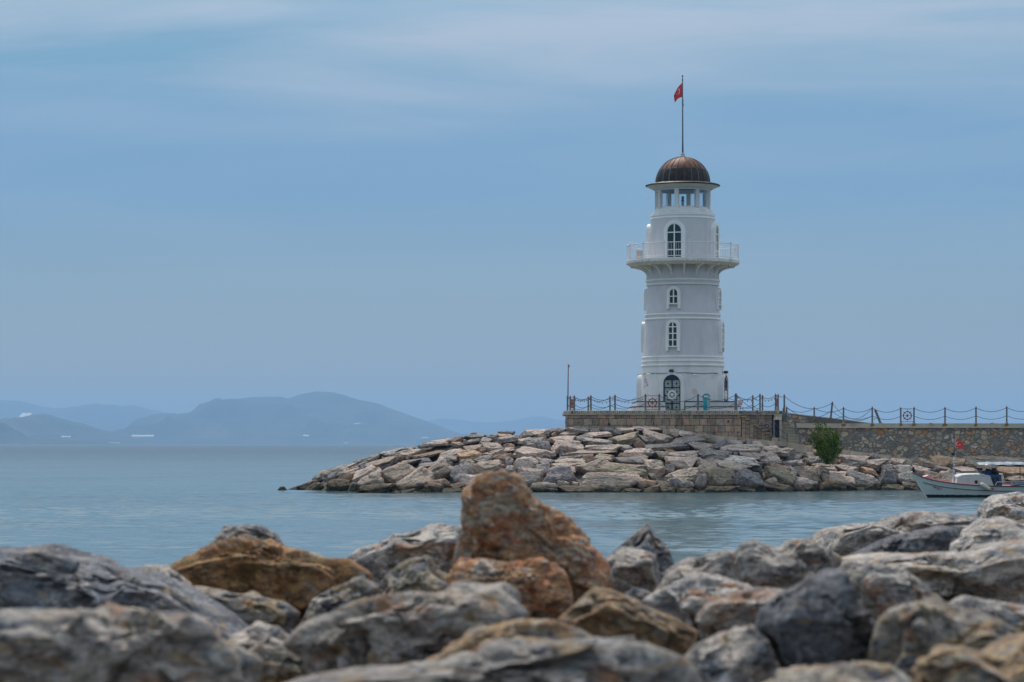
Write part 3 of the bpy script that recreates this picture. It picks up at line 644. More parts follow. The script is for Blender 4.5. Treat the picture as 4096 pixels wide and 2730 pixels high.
FG = [
 ('dark', 14.0, '-150 2200,77 2203,220 2208,268 2222,333 2244,416 2256,506 2277,600 2320,720 2370,850 2440,960 2500,1080 2560,1000 2640,600 2640,-150 2600', 0.55, 'long dark grey lichen-speckled ridge of rock at the water edge beside the orange rock'),
 ('beige', 9.0, '-240 2446,100 2440,400 2440,780 2453,835 2493,890 2563,970 2640,1000 2740,980 2950,-240 2950', 0.42, 'smooth grey slab with an orange patch in the lower corner, blurred in front'),
 ('grey', 18.0, '797 2210,850 2160,892 2119,928 2101,1035 2098,1101 2137,1140 2190,1250 2215,1310 2240,1200 2330,850 2330', 0.35, 'grey knob of rock crowning the orange porous rock'),
 ('orange', 17.2, '640 2280,732 2234,797 2207,880 2165,950 2152,1060 2160,1140 2195,1210 2205,1297 2230,1400 2236,1480 2300,1420 2400,1250 2460,1000 2440,760 2360', 0.5, 'rough orange-brown porous rock beside the grey ridge'),
 ('beige', 15.6, '525 2287,583 2258,672 2262,720 2300,790 2385,700 2420,560 2350', 0.25, 'small pinkish rock wedged between the dark ridge and the orange rock'),
 ('mixed', 14.8, '690 2350,800 2345,950 2375,1130 2405,1200 2450,1160 2540,1050 2560,900 2490', 0.3, 'low grey-olive rock under the orange porous rock'),
 ('grey', 19.5, '1340 2252,1400 2215,1437 2192,1568 2153,1687 2121,1812 2100,1900 2098,1990 2200,1960 2340,1750 2350,1500 2340,1400 2310', 0.5, 'grey flat-topped rock with a dark broken face behind the rust peak'),
 ('mixed', 15.5, '1460 2390,1530 2310,1592 2258,1640 2231,1716 2219,1752 2275,1840 2345,1910 2410,1700 2450,1500 2450', 0.35, 'tan and grey pointed rock leaning against the foot of the rust peak'),
 ('mixed', 15.1, '1180 2510,1250 2400,1350 2340,1440 2310,1520 2350,1490 2430,1380 2470,1260 2510', 0.3, 'grey-brown rock between the orange porous rock and the white-topped boulder'),
 ('rust', 16.0, '1847 1987,1871 1951,1900 1915,1943 1889,2002 1881,2062 1889,2097 1915,2115 1957,2127 1993,2181 2011,2222 2046,2276 2088,2323 2130,2365 2189,2419 2231,2432 2290,2427 2360,2371 2400,2311 2440,2264 2480,2150 2530,2000 2520,1900 2470,1859 2375,1794 2318,1806 2255,1824 2183,1847 2118,1853 2058', 0.42, 'tall rust-orange pointed boulder standing up in front of the breakwater'),
 ('rust', 15.4, '1785 2335,1850 2252,1900 2235,1990 2246,2100 2238,2170 2232,2262 2300,2292 2400,2250 2490,2150 2520,2040 2500,1950 2400,1860 2390', 0.28, 'broken orange ledge of rock at the front foot of the tall rust boulder'),
 ('pale', 17.0, '2420 2240,2478 2210,2579 2201,2627 2219,2640 2296,2630 2380,2490 2410,2410 2340', 0.3, 'pale upright block at the foot of the rust peak'),
 ('dark', 20.5, '2430 2225,2520 2147,2560 2118,2591 2100,2639 2159,2690 2235,2718 2265,2690 2330,2500 2330', 0.35, 'dark pointed rock standing alone against the water'),
 ('beige', 11.5, '1130 2565,1200 2500,1300 2455,1360 2420,1467 2380,1538 2366,1716 2372,1835 2366,1943 2360,1984 2352,2026 2378,2073 2412,2118 2450,2095 2495,1960 2545,1800 2625,1680 2700,1500 2740,1320 2750,1250 2710,1225 2630', 0.45, 'big boulder with whitish top and dark blue-grey front below the rust peak'),
 ('mixed', 12.2, '930 2640,1041 2575,1130 2595,1230 2650,1280 2720,1250 2800,980 2800', 0.2, 'dark brown rock down in the hollow beside the white-topped boulder'),
 ('ochre', 10.4, '1560 2725,1650 2667,1776 2600,1895 2534,2014 2499,2103 2480,2192 2478,2260 2492,2371 2540,2410 2590,2200 2680,1800 2770', 0.35, 'long low ochre and grey rock in front of the white-topped boulder'),
 ('ochre', 12.0, '2235 2485,2311 2421,2371 2354,2430 2357,2496 2380,2579 2425,2700 2473,2795 2520,2760 2580,2600 2620,2450 2620,2300 2570', 0.4, 'triangular orange-tan boulder between the white-topped boulder and the smooth lilac-grey rock'),
 ('grey', 8.8, '1090 2755,1300 2716,1660 2672,1955 2606,2103 2588,2311 2572,2609 2565,2680 2598,2745 2626,2840 2680,2880 2780,2800 2980,1250 2980', 0.4, 'wide blurred grey slab along the bottom of the view'),
 ('grey', 13.6, '2560 2405,2610 2370,2700 2330,2800 2300,3000 2340,3080 2400,3095 2490,2980 2560,2800 2570,2690 2500', 0.4, 'smooth lilac-grey rock behind the triangular orange-tan boulder'),
 ('beige', 12.8, '2790 2470,2830 2420,2931 2370,3045 2355,3150 2372,3165 2460,3000 2530,2850 2530', 0.3, 'beige rock with an orange blush behind the big dark boulder'),
 ('grey', 16.2, '2615 2360,2660 2300,2714 2266,2772 2236,2873 2209,2945 2204,2970 2260,2955 2340,2870 2420,2800 2430,2700 2400', 0.4, 'grey-beige rock with an orange streak next to the dark pointed rock'),
 ('grey', 15.0, '2935 2210,2956 2173,3007 2160,3058 2173,3140 2198,3166 2217,3210 2268,3255 2308,3140 2370,3013 2385,2925 2390,2935 2306', 0.4, 'blocky grey rock with a blue-grey chipped face on the shore ridge'),
 ('grey', 17.2, '3105 2205,3130 2180,3165 2158,3225 2154,3280 2180,3370 2230,3365 2320,3270 2350,3190 2310', 0.35, 'rounded grey rock tucked behind the blocky chipped rock'),
 ('pale', 24.0, '3225 2190,3299 2128,3363 2113,3458 2099,3541 2094,3579 2068,3640 2052,3713 2048,3808 2055,3872 2064,3965 2082,3990 2170,3850 2240,3600 2300,3400 2290,3300 2250', 0.8, 'large pale pitted rock on the shore below the boat'),
 ('dark', 20.0, '3355 2255,3376 2230,3490 2190,3617 2140,3700 2120,3770 2107,3797 2132,3795 2250,3600 2300,3450 2300', 0.4, 'dark brown-grey wedge in front of the large pale pitted rock'),
 ('pale', 22.0, '3765 2250,3800 2180,3872 2134,3948 2084,4000 2070,4080 2100,4220 2130,4220 2300,4000 2320,3850 2300', 0.6, 'pale banded rock between the pitted rock and the far grey block'),
 ('grey', 42.0, '3936 2080,3942 2040,3962 2008,3996 1988,4070 1979,4210 1972,4270 2055,4230 2165,4070 2155,3980 2125', 0.9, 'grey angular block hiding the boat stern'),
 ('beige', 17.0, '3320 2300,3400 2246,3500 2232,3681 2228,3872 2215,3999 2190,4096 2170,4260 2160,4260 2490,4050 2480,3900 2430,3750 2380,3600 2360,3450 2360', 0.6, 'broad smooth pinkish-beige slab sloping across the shore'),
 ('dark', 10.5, '3005 2610,3020 2520,3045 2440,3109 2395,3204 2344,3287 2293,3363 2279,3405 2320,3402 2390,3458 2446,3515 2500,3540 2620,3460 2760,3250 2850,3050 2800', 0.4, 'big dark blue-grey boulder with white veins rising in the near rocks'),
 ('grey', 13.6, '3385 2325,3430 2270,3480 2250,3617 2268,3690 2332,3775 2392,3700 2460,3560 2500,3440 2470', 0.35, 'grey rock with a slate face behind the veined boulder'),
 ('mixed', 10.0, '3485 2560,3509 2478,3554 2433,3649 2399,3776 2403,3903 2444,3999 2482,4068 2518,4045 2590,3970 2660,3900 2800,3600 2850,3470 2740', 0.4, 'brown and slate patchy boulder beside the veined boulder'),
 ('grey', 12.2, '3790 2430,3850 2382,3950 2400,4096 2420,4260 2430,4260 2680,4080 2600,3950 2520', 0.4, 'grey rubble rock under the broad beige slab at the view edge'),
 ('ochre', 8.8, '3680 2650,3780 2592,3900 2600,4000 2620,4100 2560,4260 2540,4260 2980,3640 2980', 0.35, 'blurred tan and orange rock in the bottom corner near the patchy boulder'),
 ('beige', 10.3, '2715 2660,2780 2570,2900 2530,3000 2508,3060 2560,3110 2700,3090 2850,2830 2850', 0.3, 'low beige-grey rock at the foot of the veined boulder'),
 ('mixed', 8.5, '3040 2770,3150 2705,3300 2682,3450 2645,3560 2662,3650 2730,3710 2980,2990 2980', 0.3, 'blurred grey and white rock at the bottom below the veined boulder'),
 ('beige', 12.6, '880 2605,930 2540,1020 2500,1110 2508,1190 2560,1170 2640,1050 2620,950 2650', 0.25, 'pale rock bridging the dark ridge and the white-topped boulder'),
 ('dark', 14.2, '2470 2400,2530 2350,2590 2362,2640 2400,2690 2450,2600 2490,2500 2470', 0.22, 'small dark filler rock put in for the shaded crevice behind the triangular orange-tan boulder')]  # dark filler standing in for the shade of a crevice between rocks
def fg_rock(i, cls, D0, poly, T, label):
    rng = random.Random(300 + i * 13)
    pts = np.array([[float(x) for x in q.split()] for q in poly.split(',')])
    c = (pts.min(0) + pts.max(0)) / 2
    area_c = pts.mean(0); c = 0.5 * c + 0.5 * area_c
    q = pts - c; q[:, 1] *= -1
    low = q[:, 1] < 0; q[low, 1] *= 1.25                      # buried foot
    k = D0 / F; q = q * k
    n = len(q); NA = 720; R = np.zeros(NA)
    for a in range(NA):
        th = 2 * PI * a / NA; d = (math.cos(th), math.sin(th)); best = 0
        for j in range(n):
            A, B = q[j], q[(j + 1) % n]; e = B - A; det = d[0] * -e[1] + d[1] * e[0]
            if abs(det) < 1e-12: continue
            s_ = (A[0] * -e[1] + A[1] * e[0]) / det; u = (d[0] * A[1] - d[1] * A[0]) / det
            if s_ > 0 and -1e-6 <= u <= 1 + 1e-6: best = max(best, s_)
        R[a] = best
    R = (np.roll(R, 1) + 2 * R + np.roll(R, -1)) / 4
    size = max(np.ptp(q[:, 0]), np.ptp(q[:, 1]))
    Dv, Fc = ico(6 if size * F / D0 > 300 else 5)
    ang = (np.arctan2(Dv[:, 2], Dv[:, 0]) / (2 * PI) * NA) % NA
    i0 = np.floor(ang).astype(int) % NA; fr = ang - np.floor(ang); rho = R[i0] * (1 - fr) + R[(i0 + 1) % NA] * fr
    lat = np.abs(Dv[:, 1]); ex = 2.6
    ss = np.power(np.clip(1 - np.power(lat, ex), 0, 1), 1 / ex)
    # planes chip the rounded body
    N, O = [], []
    def pl(v, o): N.append(v); O.append(o)
    a = rng.uniform(.7, 1.15); pl((rng.uniform(-.3, .3), -math.sin(a), math.cos(a)), rng.uniform(.62, .8))
    b_ = rng.uniform(-.3, .2); pl((rng.uniform(-.4, .4), -math.cos(b_), math.sin(b_)), rng.uniform(.6, .8))
    for _ in range(14): pl((rng.gauss(0, 1), rng.gauss(0, .8) - .5, rng.gauss(0, 1)), rng.uniform(.60, .92))
    fct = polyrad(Dv, unit(np.array(N)), np.array(O), 50); fct = np.minimum(fct, 1.0)
    bl = np.clip(lat / 0.22, 0, 1); bl = bl * bl * (3 - 2 * bl); fct = 1 + (fct - 1) * bl
    hor = np.hypot(Dv[:, 0], Dv[:, 2]) + 1e-9
    V = np.stack([rho * ss * Dv[:, 0] / hor * fct, T * np.sign(Dv[:, 1]) * np.power(lat, 0.75) * 1.15 * fct, rho * ss * Dv[:, 2] / hor * fct], 1)
    seed = rng.randrange(999)
    fq = 2.2 / max(0.35, size); amp = 0.058 * size
    nz = amp * (0.7 * fbm(V * fq * 1.5 + seed, 5, seed) + 0.55 * (0.35 - np.abs(fbm(V * fq * np.array([3, 3, 6]) + seed, 5, seed + 5))))
    if cls in ('orange', 'rust', 'ochre'): nz += amp * 0.45 * (np.abs(fbm(V * 9 + seed, 4, seed + 9)) - .3)
    nr_ = np.random.RandomState(40 + i)
    for K_, am in (((60, .020), (200, .014)) if cls in ('orange', 'rust') else ((16, .055), (60, .026), (200, .012))):                 # chipped plates, each with its own tilt
        sd_ = V[nr_.choice(len(V), K_, replace=False)] * 1.0; off = nr_.uniform(-1, 1, K_) * am * size; tl = nr_.normal(0, am * 4.5, (K_, 3))
        pq = V + .06 * size * np.stack([fbm(V * 4 / size + 3 * q, 3, 60 + q) for q in range(3)], 1)
        bi = np.argmin(((pq[:, None, :] - sd_[None]) ** 2).sum(2), 1) if len(V) < 12000 else np.concatenate([np.argmin(((c_[:, None, :] - sd_[None]) ** 2).sum(2), 1) for c_ in np.array_split(pq, 12)])
        nz = nz + off[bi] + ((V - sd_[bi]) * tl[bi]).sum(1) * .5
    nrm = unit(V * np.array([1, 1.5, 1]) + 1e-9)
    nz = np.clip(nz, -.12 * size, .055 * size)
    V = V + nrm * nz[:, None] * (0.14 + 0.86 * bl)[:, None]
    hf = fbm(V * fq * 3.2 + 11, 5, seed + 21) * .6 + (.32 - np.abs(fbm(V * fq * 5.5 + 3, 4, seed + 25)))
    V = V + nrm * (hf * size * (.030 if cls in ('orange', 'rust') else .013))[:, None]
    o = bpy.data.objects.new('shore_rock', mesh_np('shore_rock', V, Fc, FM[cls])); COL.objects.link(o)
    o.location = P(c[0], c[1], D0)
    tag(o, label, 'rock', 'rocks of the near shore')
for i, a in enumerate(FG): fg_rock(i, *a)
# ------------------------------------------------------------------ lighthouse
TY = 172.0; TX = (2731 - CX) / F * TY; KM = TY / F
def tz(py): return H + (HY - py) * KM
AX = (TX, TY); ZD = 5.16
lilac_m = plain('lilac_grey_render', (0.62, 0.60, 0.62), 0.85, var=0.07, scale=1.2, bump=0.12, dirt=(0.47, 0.42, 0.40), dirt_amt=0.5, dscale=1.6)
white_m = plain('white_render', (0.75, 0.745, 0.74), 0.8, var=0.06, scale=1.5, bump=0.1, dirt=(0.48, 0.42, 0.37), dirt_amt=0.5, dscale=1.7)
trim_m = plain('white_trim', (0.83, 0.83, 0.81), 0.6, var=0.05, scale=3, dirt=(0.5, 0.48, 0.44), dirt_amt=0.3)
slab_m = plain('stained_white_concrete', (0.76, 0.745, 0.70), 0.85, var=0.08, scale=2, dirt=(0.42, 0.36, 0.27), dirt_amt=0.55, dscale=2.4)
soff_m = plain('cream_soffit', (0.56, 0.53, 0.45), 0.8, var=0.08, scale=2, dirt=(0.35, 0.3, 0.22), dirt_amt=0.35)
rail_m = plain('white_rail_paint', (0.74, 0.73, 0.74), 0.45, var=0.05)
pane_m = plain('dark_window_glass', (0.012, 0.03, 0.04), 0.08, var=0.4, scale=3, spec=0.6)
navy_m = plain('navy_paint', (0.012, 0.03, 0.085), 0.4, var=0.2)
frost_m = plain('frosted_green_glass', (0.50, 0.57, 0.50), 0.25, var=0.12, scale=4)
iron_m = plain('dark_iron', (0.04, 0.06, 0.065), 0.5, var=0.3)
black_m = plain('black_plastic', (0.015, 0.017, 0.02), 0.45, var=0.2)
grime_m = plain('dark_step_edge', (0.035, 0.038, 0.045), 0.8, var=0.3)

LH = thing('lighthouse', 'tall white round lighthouse with copper dome and balcony standing on the stone platform', 'lighthouse', (TX, TY, ZD))
A0 = -14.0; VIEW = -3.8                                   # door axis as seen, minus the bearing of the tower
def adir(deg): a = math.radians(deg + VIEW); return Vector((math.sin(a), -math.cos(a), 0)), Vector((math.cos(a), math.sin(a), 0))
def mount(deg, z, r):
    N, U = adir(deg); return (Vector((TX, TY, z)) + N * r, U, Vector((0, 0, 1)), N)
def R(px): return px * KM
def wall(name, prof, mat, n=96):
    return MB().lathe([(R(r), tz(y)) for r, y in prof], AX, n).build(name, mat, LH, auto=40)
wall('base_wall', [(170, 1662), (168, 1640), (166, 1560), (164, 1497), (163.5, 1490), (162, 1425)], white_m)
wall('storey_wall', [(162, 1426), (159, 1412), (150, 1284), (150, 1255)], lilac_m)
wall('storey_wall', [(150, 1256), (147, 1252), (140, 1148), (145, 1146), (145, 1062)], lilac_m)
wall('storey_wall', [(134, 1050), (131.5, 960), (128.5, 888), (128, 862)], lilac_m)
wall('parapet_wall', [(128, 863), (126.8, 861), (122, 858), (121.5, 852), (118.5, 850), (118, 845), (113, 843.5), (101, 833.5), (98, 833.5), (98, 842), (20, 842)], white_m)
def band(y, r, h=5.0, out=4.5):
    prof = [(R(r - 3), tz(y + h)), (R(r + out * .6), tz(y + h * .8)), (R(r + out), tz(y + h * .2)), (R(r + out), tz(y - h * .3)), (R(r + out * .5), tz(y - h * .8)), (R(r - 3), tz(y - h))]
    MB().lathe(prof, AX, 96).build('moulding', white_m if y > 1290 else trim_m, LH, auto=50)
for y, r in ((1433, 160), (1449, 161.5), (1466, 163), (1263, 148.5), (1280, 149.5), (1126, 144.5), (1142, 141.5), (867, 124.5), (879, 126)): band(y, r)
# arched openings
def arch(w, h, n=20, legs=0.0):
    r = w / 2; pts = [(-r, -legs), (-r, h - r)] + [(-r * math.cos(PI * k / n), h - r + r * math.sin(PI * k / n)) for k in range(1, n)] + [(r, h - r), (r, -legs)]
    return pts
def window(deg, ytop, ybot, yleg, wo, wi, yg0, yg1, bars, rw, name='window', vert=True, proud=10.5):
    z0 = tz(ybot); fr = mount(deg, z0, R(rw))
    ho, hi = (ybot - ytop) * KM, (ybot - yg0) * KM; lg = (yleg - ybot) * KM
    o = arch(R(wo), ho, legs=lg); i = arch(R(wi), hi, legs=lg)
    surround = MB().strip(o, i, fr, -0.22, R(proud)).build(name, trim_m, LH, auto=40)
    pz = (ybot - yg1) * KM; ri = R(wi) / 2
    pane_poly = [(-ri, pz), (-ri, hi - ri)] + [(-ri * math.cos(PI * k / 20), hi - ri + ri * math.sin(PI * k / 20)) for k in range(1, 20)] + [(ri, hi - ri), (ri, pz)]
    MB().prism(pane_poly, fr, -0.1, 0.04).build('pane', pane_m, surround, root=LH)
    b = MB(); t_ = R(2.3)
    if vert: b.box(fr[0] + fr[2] * ((hi + pz) / 2) + fr[3] * 0.065, (2 * t_, 0.05, hi - pz), M=Matrix((fr[1], -fr[3], fr[2])).transposed())
    for y in bars:
        u = (ybot - y) * KM; half = ri if u < hi - ri else math.sqrt(max(0, ri * ri - (u - hi + ri) ** 2))
        for s_ in (-1, 1): b.box(fr[0] + fr[2] * u + fr[1] * s_ * (half + t_) / 2 + fr[3] * 0.062, (half - t_, 0.045, 1.8 * t_), M=Matrix((fr[1], -fr[3], fr[2])).transposed())
    inner = arch(R(wi) - 2 * t_ * .9, hi - t_ * .9); base_i = arch(R(wi), hi)
    b.strip([(u, max(v, pz)) for u, v in base_i], [(u, max(v, pz)) for u, v in inner], fr, 0.02, 0.085)
    b.build('sash', trim_m, surround, root=LH)
    if lg > 0: MB().box(fr[0] + fr[2] * (pz - R(2.5)) + fr[3] * 0.06, (R(wi), 0.26, R(5)), M=Matrix((fr[1], -fr[3], fr[2])).transposed()).build('sill', trim_m, surround, root=LH)
    return surround, fr
for k in range(4):
    a = A0 + 90 * k
    window(a, 1154, 1226, 1243, 55, 34.5, 1164, 1221, (1194,), 146.5, proud=7)
    window(a, 1286, 1396, 1411, 57, 35, 1296, 1390, (1315, 1341, 1366), 158.6, proud=7)
    window(a, 894, 1042, 1042, 84, 59, 906, 1038, (940.5, 1009), 133.6, proud=8, name='balcony_door')
# entrance doors
def door(deg, front):
    fr = mount(deg, ZD, R(173)); h = tz(1504) - ZD; ho = tz(1499) - ZD
    M3 = Matrix((fr[1], -fr[3], fr[2])).transposed()
    d = MB().strip(arch(R(100), ho + R(3)), arch(R(70), h), fr, -0.30, R(5)).build('door', white_m, LH, auto=40)
    MB().prism(arch(R(70), h), fr, -0.24, -0.06).build('door_recess', navy_m, d, root=LH)
    b, g = MB(), MB(); W = R(68); top = tz(1524) - ZD; rows = 4; rh = top / rows
    for s_ in (-1, 0, 1): b.box(fr[0] + fr[1] * s_ * (W / 2 - .03) + fr[2] * top / 2 + fr[3] * -0.03, (0.09 if s_ == 0 else .07, 0.09, top), M=M3)
    for r_ in range(rows + 1): b.box(fr[0] + fr[2] * (r_ * rh if r_ else .03) + fr[3] * -0.032, (W, 0.085, 0.075), M=M3)
    b.build('door_frame', navy_m, d, root=LH)
    bars = MB()
    for c in (-1, 1):
        for r_ in range(rows):
            cc = fr[0] + fr[1] * c * W / 4 + fr[2] * ((r_ + .5) * rh)
            g.box(cc + fr[3] * -0.048, (W / 2, 0.02, rh), M=M3)
            L = math.hypot(W / 2 - .1, rh - .08); ang = math.atan2(rh - .08, W / 2 - .1)
            for rot, ln in ((0, W / 2 - .08), (PI / 2, rh - .08), (ang, L), (-ang, L)):
                bars.box(cc + fr[3] * (-0.030 + .003 * rot), (ln, 0.02, 0.017), M=M3 @ Matrix.Rotation(-rot, 3, 'Y'))
            ring = [(math.cos(2 * PI * k / 12) * .055, math.sin(2 * PI * k / 12) * .055) for k in range(12)]; rin = [(u * .6, v * .6) for u, v in ring]
            bars.strip(ring, rin, (cc, fr[1], fr[2], fr[3]), -0.040, -0.010, closed=True)
    g.build('door_glass', frost_m, d, root=LH); bars.build('door_grille', iron_m, d, root=LH)
    # white ship wheel on the door
    c = fr[0] + fr[2] * (tz(1583.3) - ZD) + fr[3] * 0.045 + fr[1] * R(0.8)
    wheel(c, fr, R(17.6), R(12.6), R(23.5), 0.05).build('ship_wheel', trim_m, d, root=LH, auto=40)
    return d
def wheel(c, fr, ro, ri, rs, th):
    f2 = (c, fr[1], fr[2], fr[3]); M3 = Matrix((fr[1], -fr[3], fr[2])).transposed(); b = MB(); n = 32
    b.strip([(math.cos(2 * PI * k / n) * ro, math.sin(2 * PI * k / n) * ro) for k in range(n)], [(math.cos(2 * PI * k / n) * ri, math.sin(2 * PI * k / n) * ri) for k in range(n)], f2, -th / 2, th / 2, closed=True)
    hb = ro * .27; b.prism([(math.cos(2 * PI * k / 16) * hb, math.sin(2 * PI * k / 16) * hb) for k in range(16)], f2, -th / 2 - .01, th / 2 + .01)
    for k in range(8):
        a = PI * k / 4; d = fr[1] * math.cos(a) + fr[2] * math.sin(a)
        for r0, r1, w_ in ((hb * .9, ri * 1.01, ro * .11), (ro * .99, rs, ro * .13)):
            b.box(c + d * (r0 + r1) / 2, (r1 - r0, th * .7, w_), M=M3 @ Matrix.Rotation(-a, 3, 'Y'))
    return b
for k in range(4): door(A0 + 90 * k, k == 0)
# graffiti, wall cable, rubbed patch
pink_m = plain('faded_pink_spray', (0.55, 0.30, 0.32), 0.8, var=0.2)
g = MB()
def on_wall(px, py, out=0.012):
    s_ = (px - 2731) / 167.0; a = math.degrees(math.asin(max(-1, min(1, s_)))); N, U = adir(a)
    return Vector((TX, TY, tz(py))) + N * (R(163.9 + (py - 1490) * .028) + out)
for st in ('2576 1511,2581 1509,2583 1515,2579 1521,2576 1516', '2576 1522,2576 1532,2584 1531', '2580 1521,2581 1531', '2584 1519,2584 1537', '2588 1518,2587 1536,2591 1533', '2576 1540,2576 1546', '2574 1553,2580 1548,2586 1544,2592 1539,2592 1543,2588 1545'):
    pts = [on_wall(*map(float, q.split())) for q in st.split(',')]
    g.tube(pts, 0.010, 5)
g.build('graffiti', pink_m, LH)
N_ = 40; pts = [on_wall(2731 + 166 * math.sin(PI * (k / N_ - .5)) * .985, 1497.5 + 1.3 * math.sin(k * .55), 0.03) for k in range(N_ + 1)]
MB().tube(pts, 0.016, 5).build('wall_cable', iron_m, LH)
patch_m = plain('pinkish_rubbed_paint', (0.70, 0.55, 0.53), 0.85, var=0.1, scale=5)
pp = [on_wall(x, y, 0.006) for x, y in ((2766, 1562), (2772, 1557), (2784, 1560), (2790, 1570), (2786, 1580), (2772, 1582), (2767, 1573))]
MB().add(pp + [p + adir(20)[0] * -0.02 for p in pp], [tuple(range(7))]).build('rubbed_patch', patch_m, LH)
# balcony
MB().lathe([(R(r), tz(y)) for r, y in ((140, 1066.5), (207, 1068.5), (224.5, 1059.5))], AX, 96).build('balcony_soffit', plain('bounce_lit_underside', (0.74, 0.68, 0.57), .85, var=.1, scale=2, dirt=(.5, .42, .3), dirt_amt=.4), LH, auto=35)  # warm bounce light from below is put into the underside's colour
prof = [(140, 1064), (205, 1066), (226, 1058.5), (226.5, 1047), (224, 1045.5), (130, 1045.5), (130, 1050)]
MB().lathe([(R(r), tz(y)) for r, y in prof], AX, 96).build('balcony_slab', slab_m, LH, auto=35)
ck = MB(); bracket_m = plain('bounce_lit_bracket', (0.80, 0.76, 0.68), .8, var=.08)  # bracket colour lifted and warmed in place of light from below
for zx, zy, w_, h_ in ((403, 865, 1, 5), (445, 860, 1, 5), (492, 862, 1.1, 5), (590, 842, 1, 4), (768, 835, 2, 2), (1150, 815, 8, .8), (1238, 835, 1, 5), (1302, 833, 1.1, 6), (1350, 812, 7, .9), (1488, 850, 1, 3), (1773, 832, 1, 4), (1803, 828, 1, 4), (1010, 826, 5, .7), (690, 850, 1, 3)):
    px_, py_ = 2440 + zx / 3.733, 820 + zy / 3.733; a_ = math.degrees(math.asin((px_ - 2731) / 226.5)); N, U = adir(a_); M3 = Matrix((U, N, Vector((0, 0, 1)))).transposed()
    dz_ = 226.5 * KM * math.cos(math.radians(a_)) / TY * (HY - py_) * KM
    ck.box(Vector((TX, TY, max(tz(1056), min(tz(1048), tz(py_) - dz_)))) + N * (R(226.5) + .004), (R(w_), .012, R(h_)), M=M3)
ck.build('crack', grime_m, LH)
for k in range(18):
    N, U = adir(2 + 20 * k); pr = []
    for j in range(9):                                                  # concave curve from the foot to the slab edge
        q = PI / 2 * j / 8; pr.append((R(144 + 66 * (1 - math.cos(q))), tz(1110 - 38.5 * math.sin(q)) - 0.0))
    poly = [(R(142), tz(1066)), (R(142), tz(1112)), (R(147), tz(1112))] + pr + [(R(212), tz(1066))]
    MB().prism(poly, (Vector((TX, TY, 0)), N, Vector((0, 0, 1)), U), -R(4.2), R(4.2)).build('bracket', bracket_m, LH)
rl = MB(); zr, zb = tz(985.5), tz(1039); rr = R(222)
def ringtube(mb, r, z, th, n=96):
    mb.lathe([(r + th * math.cos(q), z + th * math.sin(q)) for q in [PI / 4 * k for k in range(8)]], AX, n, close=True)
ringtube(rl, rr, zr, 0.028); ringtube(rl, rr, zb, 0.026)
for k in range(140):
    N, U = adir(360 * k / 140 + 1.1); p = Vector((TX, TY, 0)) + N * rr
    rl.tube([p + Vector((0, 0, zb)), p + Vector((0, 0, zr))], 0.0105, 5, cap=False)
rg = rl.build('railing', rail_m, LH, auto=50)
for k in range(14):
    N, U = adir(-19 + 360 / 14 * k); p = Vector((TX, TY, 0)) + N * rr
    MB().tube([p + Vector((0, 0, z)) for z in (tz(1047), tz(984), tz(983), tz(980), tz(977.5), tz(976))], [0.035, 0.035, 0.03, 0.055, 0.05, 0.01], 8).build('railing_post', rail_m, rg, root=LH)
# lantern room
for k in range(8):
    N, U = adir(-13 + 45 * k); M3 = Matrix((U, N, Vector((0, 0, 1)))).transposed()
    MB().box(Vector((TX, TY, (tz(846) + tz(756)) / 2)) + N * R(106), (R(16.5), R(13), tz(756) - tz(846)), M=M3).build('lantern_post', lilac_m if k % 2 else white_m, LH)
gm = bpy.data.materials.new('lantern_glass'); gm.use_nodes = True; t = NT(gm); t.n.remove(t.n['Principled BSDF'])
tr = t.new('ShaderNodeBsdfTransparent'); tr.inputs[0].default_value = (0.93, 0.96, 0.97, 1); gl = t.new('ShaderNodeBsdfGlossy'); gl.inputs['Roughness'].default_value = 0.03
lw_ = t.new('ShaderNodeLayerWeight'); lw_.inputs[0].default_value = 0.5; fz_ = t.math('MULTIPLY', t.math('POWER', lw_.outputs['Facing'], 4.0), 0.7); fz_ = t.math('ADD', fz_, 0.05); mx = t.new('ShaderNodeMixShader'); t.link(fz_, mx.inputs[0]); t.link(tr.outputs[0], mx.inputs[1]); t.link(gl.outputs[0], mx.inputs[2]); t.link(mx.outputs[0], t.n['Material Output'].inputs['Surface'])
for k in range(8):
    N, U = adir(9.5 + 45 * k); M3 = Matrix((U, N, Vector((0, 0, 1)))).transposed(); c = Vector((TX, TY, (tz(834) + tz(765)) / 2)) + N * R(96); wz = tz(765) - tz(834); wx = R(71)
    f = MB()
    for s_ in (-1, 1):
        f.box(c + U * s_ * wx / 2, (R(2.6), R(2), wz), M=M3); f.box(c + Vector((0, 0, s_ * wz / 2)), (wx, R(2.2), R(2)), M=M3)
    fo = f.build('lantern_window', trim_m, LH)
    MB().box(c, (wx, 0.02, wz), M=M3).build('lantern_pane', gm, fo, root=LH)
MB().lathe([(R(r), tz(y)) for r, y in ((92, 767), (112, 767), (114, 758), (118, 757), (118, 753), (92, 753))], AX, 64, close=True).build('lantern_beam', lilac_m, LH, auto=40)
MB().lathe([(R(r), tz(y)) for r, y in ((117, 760.5), (121, 759), (143, 748.5), (146, 746.5), (110, 745))], AX, 72).build('soffit', soff_m, LH, auto=40)
MB().lathe([(R(r), tz(y)) for r, y in ((144, 748), (148.5, 746.5), (149.5, 743.5), (148, 742.0), (146.5, 741.8))], AX, 72).build('gutter', (dk_m := plain('dark_copper_gutter', (0.03, 0.034, 0.045), 0.45, 0.3, var=0.4)), LH, auto=40)
MB().lathe([(R(r), tz(y)) for r, y in ((147, 742.3), (140, 740.6), (112, 734), (107, 732.5))], AX, 72).build('roof_brim', plain('copper_brim', (0.15, 0.078, 0.055), 0.55, 0.1, var=.4, scale=3, dirt=(.06, .05, .05), dirt_amt=.6), LH, auto=40)
